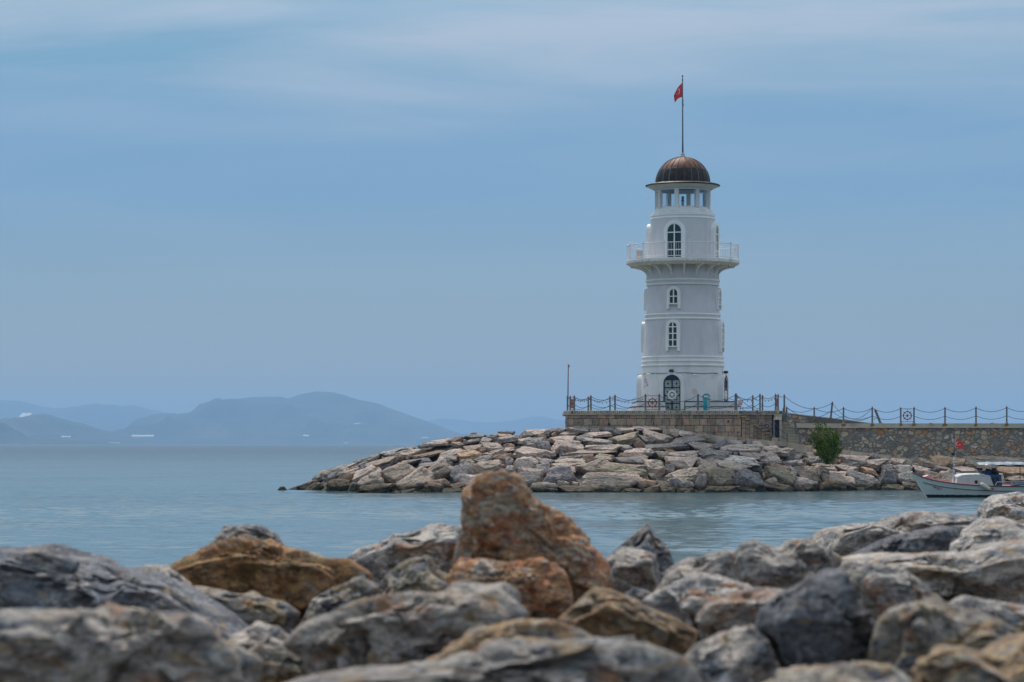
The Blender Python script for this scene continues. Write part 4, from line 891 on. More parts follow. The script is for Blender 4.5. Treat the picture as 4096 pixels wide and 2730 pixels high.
# copper roof: brown cap above a seam, blackened skirt below
m, t, b = base_mat('weathered_copper', 0.6, 0.15, 0.3)
tc = t.new('ShaderNodeTexCoord'); sx = t.new('ShaderNodeSeparateXYZ'); t.link(tc.outputs['Object'], sx.inputs[0])
mp = t.new('ShaderNodeMapping'); mp.inputs['Scale'].default_value = (2.2, 2.2, 0.9); t.link(tc.outputs['Object'], mp.inputs[0])
nz_ = t.noise(mp.outputs[0], 2.0, 6, 0.65, 0.6)
cap = t.ramp(nz_, [(0.32, (0.06, 0.033, 0.027)), (0.55, (0.175, 0.068, 0.04)), (0.72, (0.27, 0.115, 0.07))])
skt = t.ramp(nz_, [(0.40, (0.014, 0.014, 0.017)), (0.58, (0.045, 0.028, 0.024)), (0.72, (0.16, 0.075, 0.045))])
zmask = t.ramp(t.math('MULTIPLY_ADD', sx.outputs['Z'], 1.0), [(0.0, 0.0), (1.0, 1.0)])
lt = t.math('GREATER_THAN', sx.outputs['Z'], tz(682) - ZD)
t.link(t.mix(lt, skt, cap), b.inputs['Base Color']); copper_m = m
dome = [(109 * math.cos(q), 734 - 105 * math.sin(q)) for q in [PI / 2 * k / 22 for k in range(22)]] + [(4, 628.6)]
rf = MB().lathe([(R(109), tz(738))] [0:0] + [(R(r), tz(y)) for r, y in dome], AX, 88).build('roof', copper_m, LH, smooth=True)
MB().lathe([(R(r + o_), tz(y)) for r, y, o_ in ((93.5, 684, 0), (93.5, 684, 1.6), (92.5, 681, 1.8), (91, 679, 0))], AX, 88).build('roof_seam', dk_m, rf, root=LH)
verd_m = plain('verdigris_seam', (0.16, 0.20, 0.20), 0.6, 0.2, var=0.4, scale=3); seam_m = plain('brown_seam', (0.055, 0.036, 0.03), 0.5, 0.3, var=0.4, scale=3)
for k in range(22):
    N, U = adir(3 + 360 / 22 * k)
    def rib(a0, a1, n): return [Vector((TX, TY, tz(734 - 105.4 * math.sin(a0 + (a1 - a0) * j / n)))) + N * R(109.4 * math.cos(a0 + (a1 - a0) * j / n)) for j in range(n + 1)]
    mb = MB(); mb.tube(rib(0.0, 0.53, 6), 0.026, 5, mi=0); mb.tube(rib(0.54, 1.50, 12), 0.022, 5, mi=1)
    mb.tube([Vector((TX, TY, tz(734))) + N * R(110), Vector((TX, TY, tz(742))) + N * R(147)], 0.022, 5, mi=1)
    mb.build('roof_rib', [verd_m if k % 3 else iron_m, seam_m], rf, root=LH)
MB().lathe([(R(r), tz(y)) for r, y in ((11, 631), (11, 627), (8.8, 626), (8.8, 615), (7.5, 613.5), (0.5, 613.5))], AX, 20).build('roof_collar', lilac_m, LH, auto=40)
# lamp inside the lantern
lp = MB().tube([Vector((TX, TY, tz(y))) for y in (842, 806)], R(5.3), 16).build('beacon_lamp', plain('lamp_pedestal', (0.34, 0.38, 0.36), 0.5), LH, auto=40)
MB().tube([Vector((TX, TY, tz(y))) for y in (806, 805, 803.5, 803, 794, 793, 792)], [R(q) for q in (7.5, 7.5, 7, 5, 5, 6.5, 6)], 16).build('lamp_head', black_m, lp, root=LH, auto=40)
MB().tube([Vector((TX, TY, tz(y))) for y in (792, 789, 786.5, 785)], [R(q) for q in (5, 4.7, 3.2, .5)], 16).build('lamp_dome', plain('red_lamp_glass', (0.25, 0.10, 0.09), 0.2), lp, root=LH, auto=40)
# square stepped plinth with notches for the doors
for hw, y1, y0 in ((3.07, 1609, 1629.5), (3.40, 1629.5, 1656)):
    st = MB(); ed = MB(); fy = TY - 3.1 - (0.32 if y1 > 1620 else 0); z1, z0 = tz(y1) - 0.04, tz(y0) - .04
    xl, xr = TX + (2539.6 - 2731 if y1 < 1620 else 2520 - 2731) * KM, TX + (2929 - 2731 if y1 < 1620 else 2937 - 2731) * KM
    nx0, nx1 = TX + R(2650 - 2731), TX + R(2729 - 2731)
    for a, b2 in ((xl, nx0), (nx1, xr)):
        st.box(((a + b2) / 2, fy + .6, (z1 + z0) / 2), (b2 - a, 1.2, z1 - z0)); ed.box(((a + b2) / 2, fy + .585, z1 + 0.02), (b2 - a + .05, 1.23, 0.055))
    st.box(((xl + xr) / 2, TY + 1.0, (z1 + z0) / 2), (xr - xl - .002, 4.6, z1 - z0 - .002)); ed.box(((xl + xr) / 2, TY + 1.0, z1 + 0.018), (xr - xl + .04, 4.6, 0.05))
    so_ = st.build('plinth_step', white_m, LH); ed.build('step_edge', grime_m, so_, root=LH)

# things fixed to the tower
FP = thing('flagpole', 'thin grey flagpole standing on top of the copper dome', 'flagpole', (TX, TY, tz(614)))
MB().tube([Vector((TX, TY, tz(y))) + Vector((R(x), 0, 0)) for y, x in ((614, 0), (560, -.2), (480, -.4), (400, -.6), (330, -.8), (316, -.9))], [R(q) for q in (3.6, 3.2, 2.8, 2.4, 2.0, 1.9)], 10).build('pole', plain('grey_pole_paint', (0.17, 0.18, 0.19), 0.5, .2, var=.25), FP, smooth=True)
MB().tube([Vector((TX - R(.9), TY, tz(y))) for y in (325, 322, 318, 317, 309, 308, 303, 302.5)], [R(q) for q in (2.4, 2.6, 2.6, 1.2, 1.2, 3.4, 3.4, .5)], 10).build('pole_cap', [iron_m], FP, auto=40)
MB().tube([Vector((TX - R(.9), TY, tz(y))) for y in (308.4, 303.6)], R(3.7), 10).build('red_lamp', plain('dull_red', (.30, .07, .07), .5), FP, auto=40)
cl = MB()
for dx, y in ((3, 402), (-3.5, 410), (3.2, 418), (3, 424)): cl.box((TX + R(dx * .6), TY, tz(y)), (R(4.5), R(3), R(3.5)))
cl.build('pulley_block', iron_m, FP)
red_m = plain('red_flag_cloth', (0.80, 0.055, 0.05), 0.75, var=0.18, scale=5); wht_m = plain('white_flag_cloth', (.75, .72, .72), .7)
def flag(name, label, top, hoist, fly, droop, fold, face, loc_mats, n=26, mm=14, amp=0.06):
    """cloth hung from a hoist; fly = vector to the free end; returns surface function"""
    mb = MB(); th = 0.006
    def S(u, v):                                          # u along the fly, v down the hoist
        p = Vector(top) + Vector((0, 0, -hoist * v))
        w_ = fold(u, v)
        return p + Vector(fly) * w_[0] + Vector((0, amp * math.sin(7 * u + 1.5 * v) * u, 0)) + Vector((0, 0, w_[1]))
    for sgn in (-1, 1):
        k = len(mb.v)
        for j in range(mm + 1):
            for i in range(n + 1): mb.v.append(tuple(S(i / n, j / mm) + Vector((0, sgn * th, 0))))
        for j in range(mm):
            for i in range(n):
                mb.f.append((k + j * (n + 1) + i, k + j * (n + 1) + i + 1, k + (j + 1) * (n + 1) + i + 1, k + (j + 1) * (n + 1) + i)); mb.mi.append(0); mb.tint.append(None)
    root = alone(mb, name, red_m, label, 'flag', loc=top, smooth=True); WL[root.name] = Vector(top)
    return root, S
def emblem(root, S, cu, cv, ru, rv, star=(0.62, 0.5, .10)):
    cres = MB(); n = 20
    out_ = [(cu + ru * math.cos(q), cv + rv * math.sin(q)) for q in [math.radians(38 + (284) * k / n) for k in range(n + 1)]]
    inn = [(cu + ru * .25 + ru * .80 * math.cos(q), cv + rv * .80 * math.sin(q)) for q in [math.radians(52 + 256 * k / n) for k in range(n + 1)]]
    for d in (-0.014, 0.014):
        k = len(cres.v)
        for u, v in out_ + inn: cres.v.append(tuple(S(u, v) + Vector((0, d, 0))))
        for i in range(n): cres.f.append((k + i, k + i + 1, k + n + 2 + i, k + n + 1 + i)); cres.mi.append(0); cres.tint.append(None)
    su, sv, sr = star; asp = rv / ru
    for d in (-0.014, 0.014):
        k = len(cres.v)
        for q in range(10):
            rr_ = sr * (1 if q % 2 == 0 else .4); a = PI + 2 * PI * q / 10
            cres.v.append(tuple(S(su + rr_ * math.cos(a) , sv + rr_ * asp * math.sin(a)) + Vector((0, d, 0))))
        cres.f.append(tuple(range(k, k + 10))); cres.mi.append(0); cres.tint.append(None)
    cres.build('crescent_and_star', wht_m, root, recalc=False)
fl, Sf = flag('flag', 'red flag with white emblem drooping from the pole above the copper dome', (TX - R(1.5), TY, tz(331)), R(57), (-R(40), 0, 0), 0,
              lambda u, v: (u * (1 - .12 * v) * (0.92 + .08 * math.sin(5 * u)), -R(36) * u * (1 - .15 * v) - R(14) * u * u * (1 - v) + R(20) * u * v * (1 - u * .55)), 0, None, amp=0.22)
emblem(fl, Sf, .42, .42, .16, .24, star=(.68, .42, .07))
for deg, y in ((-14.5, 1489), (76, 1491)):
    fr = mount(deg, tz(y), R(164)); M3 = Matrix((fr[1], -fr[3], fr[2])).transposed()
    T_ = thing('floodlight', 'black floodlight above the front entrance door' if deg < 0 else 'black floodlight above the side entrance door', 'floodlight', fr[0], 'floodlights over the doors')
    q = [(-.13, -.085), (.13, -.085), (.145, -.03), (.125, .07), (.08, .095), (-.08, .095), (-.125, .07), (-.145, -.03)]
    MB().prism(q, (fr[0], fr[1], fr[2], fr[3]), 0.10, 0.34).build('housing', black_m, T_); MB().box(fr[0] + fr[3] * .345 + fr[2] * -.01, (.2, .012, .11), M=M3).build('lens', pane_m, T_)
    MB().box(fr[0] + fr[3] * .06, (.07, .14, .05), M=M3).build('bracket', iron_m, T_)
TL = {-88: 'tube lamp sticking out past the tower edge above the platform lamp pole side', -48: 'short tube lamp on the tower between the graffiti and the front door', 16: 'tube lamp hanging on two arms between the front door and the turquoise bin',
      53: 'slim tube lamp high on the tower above the turquoise bin', 97: 'stub lamp jutting out just beyond the side entrance arch'}
for deg, lab in TL.items():
    fr = mount(deg, tz(1497), R(164)); dn = .13 if deg == 16 else .06; T_ = thing('tube_lamp', lab, 'lamp', fr[0], 'tube lamps around the tower')
    c = fr[0] + fr[3] * .30 + fr[2] * -dn
    MB().tube([c - fr[1] * .2, c + fr[1] * .2], .045, 10).build('tube', trim_m, T_, auto=40)
    for s_ in (-1, 1): MB().tube([fr[0] + fr[1] * s_ * .17, c + fr[1] * s_ * .12], .016, 6).build('arm', iron_m, T_)
# slatted board leaning on the balcony
bp_ = Vector((TX + R(2564 - 2731), TY + 1.6, tz(1045.5))); bl = MB()
for k in range(5): bl.box(bp_ + Vector((-.19 + .095 * k, .01 * (k % 2), .42)), (.088, .04, .80 + .03 * (k % 3)))
for z in (.14, .66): bl.box(bp_ + Vector((0, .045, z)), (.47, .04, .07))
alone(bl, 'slatted_board', plain('beige_board', (.50, .44, .41), .7), 'beige slatted board standing behind the balcony railing', 'board', loc=bp_)
N, U = adir(57); q = Vector((TX, TY, tz(1069))) + N * R(214)
alone(MB().tube([q, q + Vector((.02, 0, -.12)), q + Vector((.05, 0, -.27))], .014, 5), 'loose_cable', iron_m, 'loose dark cable end dangling from under the balcony', 'cable', loc=q)
# ------------------------------------------------------------------ stone platform
def tinted(name, base, rough=0.9, nscale=5, stain=None, bump=.7):
    m, t, b = base_mat(name, rough, 0, .2)
    at = t.new('ShaderNodeAttribute'); at.attribute_name = 'tint'; tc = t.new('ShaderNodeTexCoord'); v = tc.outputs['Object']
    col = t.mix(1.0, base, at.outputs['Color'], 'MULTIPLY')
    col = t.mix(1.0, col, t.ramp(t.noise(v, nscale, 6, .65, .4), [(.28, .62), (.72, 1.22)]), 'MULTIPLY')
    if stain:
        mp = t.new('ShaderNodeMapping'); mp.inputs['Scale'].default_value = (1.6, 1, .5); t.link(v, mp.inputs[0])
        col = t.mix(t.ramp(t.noise(mp.outputs[0], 1.0, 6, .7), [(.50, 0.0), (.70, .7)]), col, stain)
    t.link(col, b.inputs['Base Color'])
    bp = t.new('ShaderNodeBump', i_Strength=bump, i_Distance=.03); t.link(t.noise(v, 9, 7, .65), bp.inputs['Height']); t.link(bp.outputs[0], b.inputs['Normal'])
    return m
ash_m = tinted('ashlar_stone', (0.46, 0.355, 0.27), stain=(.10, .09, .075)); mort_m = plain('dark_mortar', (0.06, 0.052, 0.045), .95)
cope_m = tinted('coping_stone', (0.68, 0.60, 0.48), stain=(.15, .13, .10)); key_m = plain('key_groove', (0.15, 0.13, 0.105), .95)
C0, C1, C2 = Vector((3.985, 166.6, 0)), Vector((14.92, 166.6, 0)), Vector((3.52, 168.3, 0))
C3, C4 = Vector((14.95, 167.25, 0)), Vector((17.62, 167.3, 0))
def pz(py, Y=166.6): return H + (HY - py) / F * Y
ZT, ZC, Z1, Z2, Z3, Z4 = pz(1644), pz(1657.5), pz(1675), pz(1702), pz(1729), pz(1762)
SP = thing('stone_platform', 'square-cut stone platform with a meander coping carrying the lighthouse', 'platform', (10.8, 170, Z3))
br = random.Random(11); TINT = [(1, 1, 1), (.9, .92, .95), (1.1, 1.02, .95), (1.12, .95, .92), (.72, .76, .8), (1.05, 1.05, .95), (.85, .8, .8)]
def courses(mb, a, b2, rows, lo=.42, hi=.66, gap=.028):
    d = (b2 - a); L = d.length; d = d.normalized(); n = Vector((d.y, -d.x, 0)); M3 = Matrix((d, n, Vector((0, 0, 1)))).transposed()
    for zt, zb in rows:
        s_ = 0.0
        while s_ < L - .02:
            w_ = min(br.uniform(lo, hi), L - s_)
            if L - s_ - w_ < .2: w_ = L - s_
            pr = br.uniform(0, .035); tn = br.choice(TINT); k = br.uniform(.8, 1.15); j = br.uniform(-.006, .006)
            mb.box(a + d * (s_ + w_ / 2) + n * (pr / 2 - .1) + Vector((0, 0, (zt + zb) / 2 + j)), (w_ - gap, .22 + pr, zt - zb - gap), M=M3, tint=tuple(k * x for x in tn))
            s_ += w_
def backing(mb, a, b2, zt, zb, t_=.3):
    d = (b2 - a); L = d.length; d = d.normalized(); n = Vector((d.y, -d.x, 0)); M3 = Matrix((d, n, Vector((0, 0, 1)))).transposed()
    mb.box((a + b2) / 2 + n * (-.03 - t_ / 2) + Vector((0, 0, (zt + zb) / 2)), (L, t_, zt - zb), M=M3)
wl_ = MB(); bk = MB(); rows = [(ZC, Z1), (Z1, Z2), (Z2, Z3), (Z3, Z4)]
courses(wl_, C0, C1, rows); courses(wl_, C2, C0, rows, .2, .45); wr_ = MB(); courses(wr_, C3, C4 - Vector((.62, 0, 0)), rows + [(Z4, pz(1790))], .35, .6); wr_.build('recess_wall', [ash_m], SP)
backing(bk, C0, C1, ZC, Z4 - .6); backing(bk, C2, C0, ZC, Z4 - .6); backing(bk, C3, C4 - Vector((.62, 0, 0)), ZC, Z4 - 1)
WO = wl_.build('wall', [ash_m], SP); bk.build('mortar', mort_m, WO, root=SP)
MB().prism([(p.x, p.y) for p in (C0, C1, C3, C4, Vector((17.62, 181, 0)), Vector((3.55, 181, 0)), C2)], (Vector((0, 0, 0)), Vector((1, 0, 0)), Vector((0, 1, 0)), Vector((0, 0, 1))), ZC + .02, ZT - .02).build('deck', plain('deck_paving', (.33, .30, .26), .9, bump=.3), SP)
MB().prism([(p.x, p.y) for p in (C0 + Vector((.4, .5, 0)), C1 + Vector((-.2, .5, 0)), C4 + Vector((-.3, .5, 0)), Vector((17.3, 180.8, 0)), Vector((3.9, 180.8, 0)), C2 + Vector((.6, .2, 0)))], (Vector((0, 0, 0)), Vector((1, 0, 0)), Vector((0, 1, 0)), Vector((0, 0, 1))), 2.2, ZC + .02).build('core', mort_m, SP)
def coping(a, b2, first):
    d = (b2 - a); L = d.length; d = d.normalized(); n = Vector((d.y, -d.x, 0)); h = ZT - ZC; zc = (ZT + ZC) / 2; M3 = Matrix((d, n, Vector((0, 0, 1)))).transposed()
    cp = MB(); cp.box((a + b2) / 2 + n * -.12 + Vector((0, 0, zc)), (L + .08, .44, h), M=M3, mi=1); U = .415; k = 0; s_ = 0.0
    cp.box((a + b2) / 2 + n * -.1 + Vector((0, 0, ZC - .012)), (L + .14, .5, .05), M=M3, tint=(.75, .72, .7)); cp.box((a + b2) / 2 + n * -.11 + Vector((0, 0, ZT)), (L + .12, .47, .03), M=M3, tint=(1.1, 1.08, 1.05))
    w_ = h * .17
    while s_ + U < L + .05:
        tn = tuple(br.uniform(.85, 1.15) * x for x in (1, 1, 1))
        if not (1 - br.random() > .93):
            def bar(u0, u1, v0, v1): cp.box(a + d * (s_ + U * (u0 + u1) / 2) + n * .115 + Vector((0, 0, ZC + h * (v0 + v1) / 2)), (U * (u1 - u0), .05, h * (v1 - v0)), M=M3, tint=tn)
            bar(.02, .14, .16, .98); bar(.14, .80, .80, .98); bar(.80, .92, .42, .98); bar(.36, .80, .42, .58); bar(.14, .98, .14, .28)
        s_ += U
    cp.build('coping', [cope_m, key_m], SP)
coping(C0, C1, 1); coping(C2, C0, 0); coping(C3 + Vector((.02, 0, 0)), C4, 0)
for px, py, rw, rh in ((2437, 1697, 4.5, 4.5), (2913, 1686, 4.2, 4.2), (2315, 1691, 2, 4)):
    c = P(px, py, 166.53); k = 166.5 / F
    MB().tube([c + Vector((0, .12, 0)), c + Vector((0, -.07, 0))], rw * k, 14).build('drain_hole', black_m, SP)
# carved wheel, cellar door with jamb
star_m = plain('carved_pink_stone', (0.34, 0.28, 0.265), .9, var=.2, bump=.5)
fr0 = (Vector((0, 0, 0)), Vector((1, 0, 0)), Vector((0, 0, 1)), Vector((0, -1, 0)))
c = P(3067, 1706, 167.1); wheel(c, (c,) + fr0[1:], .25, .17, .43, .09).build('carved_wheel', star_m, SP, auto=40)
cd_ = MB(); k = 167.2 / F; x0, x1 = (3099 - CX) * k, (3118 - CX) * k
dr = MB().box(((x0 + x1) / 2, 167.55, pz(1722, 167.5)), (x1 - x0, .06, 90 * k)).build('cellar_door', navy_m, SP); b = MB()
for i in range(9): b.box(((x0 + x1) / 2, 167.5, pz(1684 + i * 10.2, 167.5)), (x1 - x0 - .02, .05, .035))
for i in range(4): b.box((x0 + .04 + (x1 - x0 - .08) * i / 3, 167.495, pz(1722, 167.5)), (.025, .05, 88 * k))
b.build('door_grille', plain('blue_grille', (.015, .04, .10), .5), dr, root=SP)
jm = MB(); jm.box(((3122.5 - CX) * k, 167.45, pz(1722, 167.3)), (9 * k, .5, 92 * k), tint=(.8, .75, .78)); jm.box(((3096.5 - CX) * k, 167.4, pz(1722, 167.3)), (5 * k, .4, 92 * k), tint=(.9, .85, .8)); jm.box(((3110 - CX) * k, 167.4, pz(1675.5, 167.3)), (32 * k, .5, 9 * k), tint=(1.15, 1.05, 1.05)); jm.box(((3111 - CX) * k, 167.4, pz(1664.5, 167.3)), (31 * k, .48, 12 * k), tint=(.9, .88, .86))
jm.build('door_jamb', cope_m, SP)

# steps running down along the wall
ST = thing('stone_steps', 'stone steps running down along the platform wall to the blue door', 'steps', P(3030, 1745, 166.7)); s1 = MB(); sb = MB()
NS = 8
for i in range(NS):
    a, b2 = 2966 + (3094 - 2966) * i / NS, 2966 + (3094 - 2966) * (i + 1) / NS; yt = 1664 + (1752 - 1664) * i / NS; kk = 166.7 / F
    ax, bx = (a - CX) * kk, (b2 - CX) * kk; zt = pz(yt, 166.7); zz = zt
    s1.box(((ax + bx) / 2, 166.86, zt - .05), (bx - ax + .05, .86, .1), tint=(.82, .82, .8))
    zz -= .1; r_ = 0
    while zz > pz(1775):
        hh = min(br.uniform(.24, .4), zz - pz(1775) + .05); s1.box(((ax + bx) / 2 + .0, 166.95, zz - hh / 2), (bx - ax - .02, .8 - br.uniform(0, .03), hh - .025), tint=tuple(br.uniform(.7, .95) * x for x in br.choice(TINT))); zz -= hh; r_ += 1
    sb.box(((ax + bx) / 2, 167.02, (zt - .05 + pz(1778)) / 2), (bx - ax, .78, zt - pz(1778) - .1))
so2 = s1.build('step', ash_m, ST); sb.build('mortar', mort_m, so2, root=ST)
# concrete steps facing the sea
ST2 = thing('concrete_steps', 'worn concrete steps climbing between the blue door and the rubble wall', 'steps', P(3160, 1774, 167.4))
ys = [1773, 1761, 1750.5, 1738.5, 1727.5, 1717, 1706, 1694]; xr = [3199, 3198, 3194, 3188, 3181, 3172, 3160, 3155]
for i in range(7):
    Y = 167.3 + i * .3; kk = Y / F; ax, bx = (3127 - CX) * kk, (xr[i] - CX) * kk; z0, z1 = pz(ys[i] + 3, Y), pz(ys[i + 1], Y)
    q = MB().box(((ax + bx) / 2, Y + .7, (z0 + z1) / 2 - .02), (bx - ax, 1.4, z1 - z0)).build('step', plain('step_concrete', (.36, .325, .25), .9, var=.2, bump=.4) if i == 0 else bpy.data.materials['step_concrete'], ST2)
    MB().box(((ax + bx) / 2, Y + .68, z1 - .03), (bx - ax + .03, 1.42, .035)).build('nosing', bpy.data.materials.get('pale_nosing') or plain('pale_nosing', (.50, .46, .38), .85), q, root=ST2)

# ------------------------------------------------------------------ promenade wall of rubble masonry
m, t, b = base_mat('rubble_masonry', .92, 0, .2)
tc = t.new('ShaderNodeTexCoord'); mp = t.new('ShaderNodeMapping'); mp.inputs['Scale'].default_value = (2.7, 1.0, 3.5); t.link(tc.outputs['Object'], mp.inputs[0])
wob = t.new('ShaderNodeTexNoise'); wob.inputs['Scale'].default_value = 1.5; wob.inputs['Detail'].default_value = 4; t.link(mp.outputs[0], wob.inputs['Vector'])
vm = t.new('ShaderNodeVectorMath', operation='MULTIPLY_ADD'); t.link(wob.outputs['Color'], vm.inputs[0]); vm.inputs[1].default_value = (.65, .0, .65); t.link(mp.outputs[0], vm.inputs[2])
v1 = t.new('ShaderNodeTexVoronoi'); v2 = t.new('ShaderNodeTexVoronoi', feature='DISTANCE_TO_EDGE')
for q in (v1, v2): q.inputs['Scale'].default_value = 1.0; q.inputs['Randomness'].default_value = .95; t.link(vm.outputs[0], q.inputs['Vector'])
sc_ = t.new('ShaderNodeSeparateColor'); t.link(v1.outputs['Color'], sc_.inputs[0])
sc2 = t.ramp(sc_.outputs[0], [(0.0, (.23, .20, .18)), (.16, (.38, .32, .26)), (.34, (.52, .41, .30)), (.50, (.29, .265, .245)), (.64, (.50, .30, .16)), (.76, (.41, .335, .265)), (.88, (.56, .475, .39)), (.96, (.44, .22, .11))], 'CONSTANT')
sc2 = t.mix(1.0, sc2, t.ramp(t.noise(tc.outputs['Object'], 6, 6, .65), [(.28, .78), (.72, 1.38)]), 'MULTIPLY')
edge = t.ramp(t.math('ADD', v2.outputs['Distance'], t.math('MULTIPLY', t.noise(tc.outputs['Object'], 7, 4), .07)), [(.095, 0.0), (.14, 1.0)])
t.link(t.mix(edge, t.ramp(t.noise(tc.outputs['Object'], 2, 5), [(.3, (.20, .175, .15)), (.7, (.30, .265, .225))]), sc2), b.inputs['Base Color'])
bp = t.new('ShaderNodeBump', i_Strength=.9, i_Distance=.07); t.link(t.math('ADD', edge, t.math('MULTIPLY', t.noise(tc.outputs['Object'], 8, 6), .5)), bp.inputs['Height']); t.link(bp.outputs[0], b.inputs['Normal'])
rub_m = m; PWY = 170.0
PW = thing('promenade_wall', 'long rubble stone wall with a pale concrete coping behind the shrub and boat', 'wall', (25, PWY, 2))
kk = PWY / F; xa, xb = (3150 - CX) * kk, (4420 - CX) * kk
mb = MB(); nxw, nzw = 200, 26; z0, z1 = 1.6, pz(1712, PWY)
for j in range(nzw + 1):
    for i in range(nxw + 1):
        mb.v.append((xa + (xb - xa) * i / nxw, PWY + .05 + rnd.uniform(-.025, .025), z0 + (z1 - z0) * j / nzw))
for j in range(nzw):
    for i in range(nxw): mb.f.append((j * (nxw + 1) + i, j * (nxw + 1) + i + 1, (j + 1) * (nxw + 1) + i + 1, (j + 1) * (nxw + 1) + i)); mb.mi.append(0); mb.tint.append(None)
mb.box(((xa + xb) / 2, PWY + .62, (z0 + z1) / 2), (xb - xa - .02, .9, z1 - z0 - .02))
mb.build('masonry', rub_m, PW, recalc=False)
cop_m = plain('promenade_concrete', (.53, .47, .37), .88, var=.16, scale=1.2, bump=.3, dirt=(.24, .205, .14), dirt_amt=.6, dscale=1.1)
cz0, cz1 = pz(1713, PWY), pz(1694.5, PWY)
c_ = MB(); nseg = 9
for i in range(nseg): a = xa - .15 + (xb - xa) * i / nseg; b2 = xa - .15 + (xb - xa) * (i + 1) / nseg - .012; c_.box(((a + b2) / 2, PWY + .5, (cz0 + cz1) / 2 + rnd.uniform(-.006, .006)), (b2 - a, 1.24, cz1 - cz0))
co_ = c_.build('coping', cop_m, PW)
MB().box(((xa + xb) / 2, PWY - .118, cz0 + .05), (xb - xa, .03, .07)).build('drip_edge', plain('pale_edge', (.52, .50, .44), .8), co_, root=PW)
rust_m = plain('rust_streak', (.27, .17, .07), .9, var=.3, scale=8)
# raised ramp from the platform down to the promenade
RW = thing('ramp_wall', 'grey sloping ramp wall behind the promenade coping, pale along its top edge', 'wall', P(3300, 1690, 175.5)); RY = 175.5; kk = RY / F
prof = [(3120, 1650), (3160, 1651), (3240, 1661), (3340, 1672), (3440, 1685), (3505, 1693.5), (3530, 1699)]
poly = [((x - CX) * kk, pz(y + 4.5, RY)) for x, y in prof] + [((3530 - CX) * kk, pz(1712, RY)), ((3120 - CX) * kk, pz(1712, RY))]
asp_m = plain('ramp_asphalt', (.15, .148, .14), .95, var=.2, scale=2, bump=.4)
MB().prism(poly, (Vector((0, RY, 0)), Vector((1, 0, 0)), Vector((0, 0, 1)), Vector((0, -1, 0))), -2.0, .0).build('ramp', asp_m, RW)
lo_ = [(x, z) for x, z in poly[:7]]
MB().strip([(x, z + .085) for x, z in lo_], [(x, z + .004) for x, z in lo_], (Vector((0, RY, 0)), Vector((1, 0, 0)), Vector((0, 0, 1)), Vector((0, -1, 0))), -2.0, -1.6).build('edge_strip', plain('pale_pink_edge', (.62, .56, .54), .8), RW)
x0, x1 = (3146 - CX) * kk, (3226 - CX) * kk
MB().prism([(x0, pz(1657, RY)), (x1 - .9, pz(1662, RY)), (x1, pz(1672, RY)), (x1 + .3, pz(1712, RY)), (x0, pz(1712, RY))], (Vector((0, RY, 0)), Vector((1, 0, 0)), Vector((0, 0, 1)), Vector((0, -1, 0))), .01, .14).build('rubble_facing', rub_m, RW)

# ------------------------------------------------------------------ fences of posts and chains
post_m = plain('blue_grey_post_paint', (.145, .17, .195), .55, var=.22, scale=8, dirt=(.16, .10, .07), dirt_amt=.7, dscale=3)
rustcap_m = plain('rusty_red_cap', (.26, .085, .065), .8, var=.35, scale=20); ochre_m = plain('rusty_foot', (.33, .20, .085), .85, var=.3, scale=12); chain_m = plain('galvanised_chain', (.075, .085, .095), .55, .4, var=.25, scale=30)
wheel_m = plain('rust_red_wheel_paint', (.30, .095, .04), .65, var=.25, scale=8)
def post(fence, px, yt, yb, Y, w_=8.0, px_top=None, foot=True):
    k = Y / F; a = P(px, yb, Y); b2 = P(px if px_top is None else px_top, yt, Y); d = b2 - a; r = w_ / 2 * k; L = d.length; u = d.normalized()
    po = MB().tube([a, b2 - u * .13], [r * 1.06, r], 10).build('post', post_m, fence, auto=50)
    MB().tube([b2 - u * .135, b2 - u * .12, b2 - u * .10, b2 - u * .04, b2], [r * 1.2, r * 1.25, r * .95, r * .5, r * .1], 10).build('post_cap', rustcap_m, po, root=fence, auto=50)
    if foot: MB().tube([a - Vector((0, 0, .05)), a + Vector((0, 0, .02)), a + Vector((0, 0, .09))], [r * 1.95, r * 1.8, r * 1.05], 10).build('post_foot', ochre_m, po, root=fence, auto=50)
    return a, b2
def chain(fence, p, q, sag, kind=0):
    n = max(24, int((q - p).length * 22)); pts = [p.lerp(q, i / n) + Vector((0, 0, -4 * sag * (i / n) * (1 - i / n))) for i in range(n + 1)]
    MB().tube(pts, [.021 if i % 2 else .013 for i in range(n + 1)], 5).build('chain', chain_m, fence)
    return pts
def hang(fence, A, B, s0=.2, s1=.22, lv=(.90, .44)):
    out = []
    for f, s_ in zip(lv, (s0, s1)): out.append(chain(fence, A[0].lerp(A[1], f), B[0].lerp(B[1], f), s_))
    return out
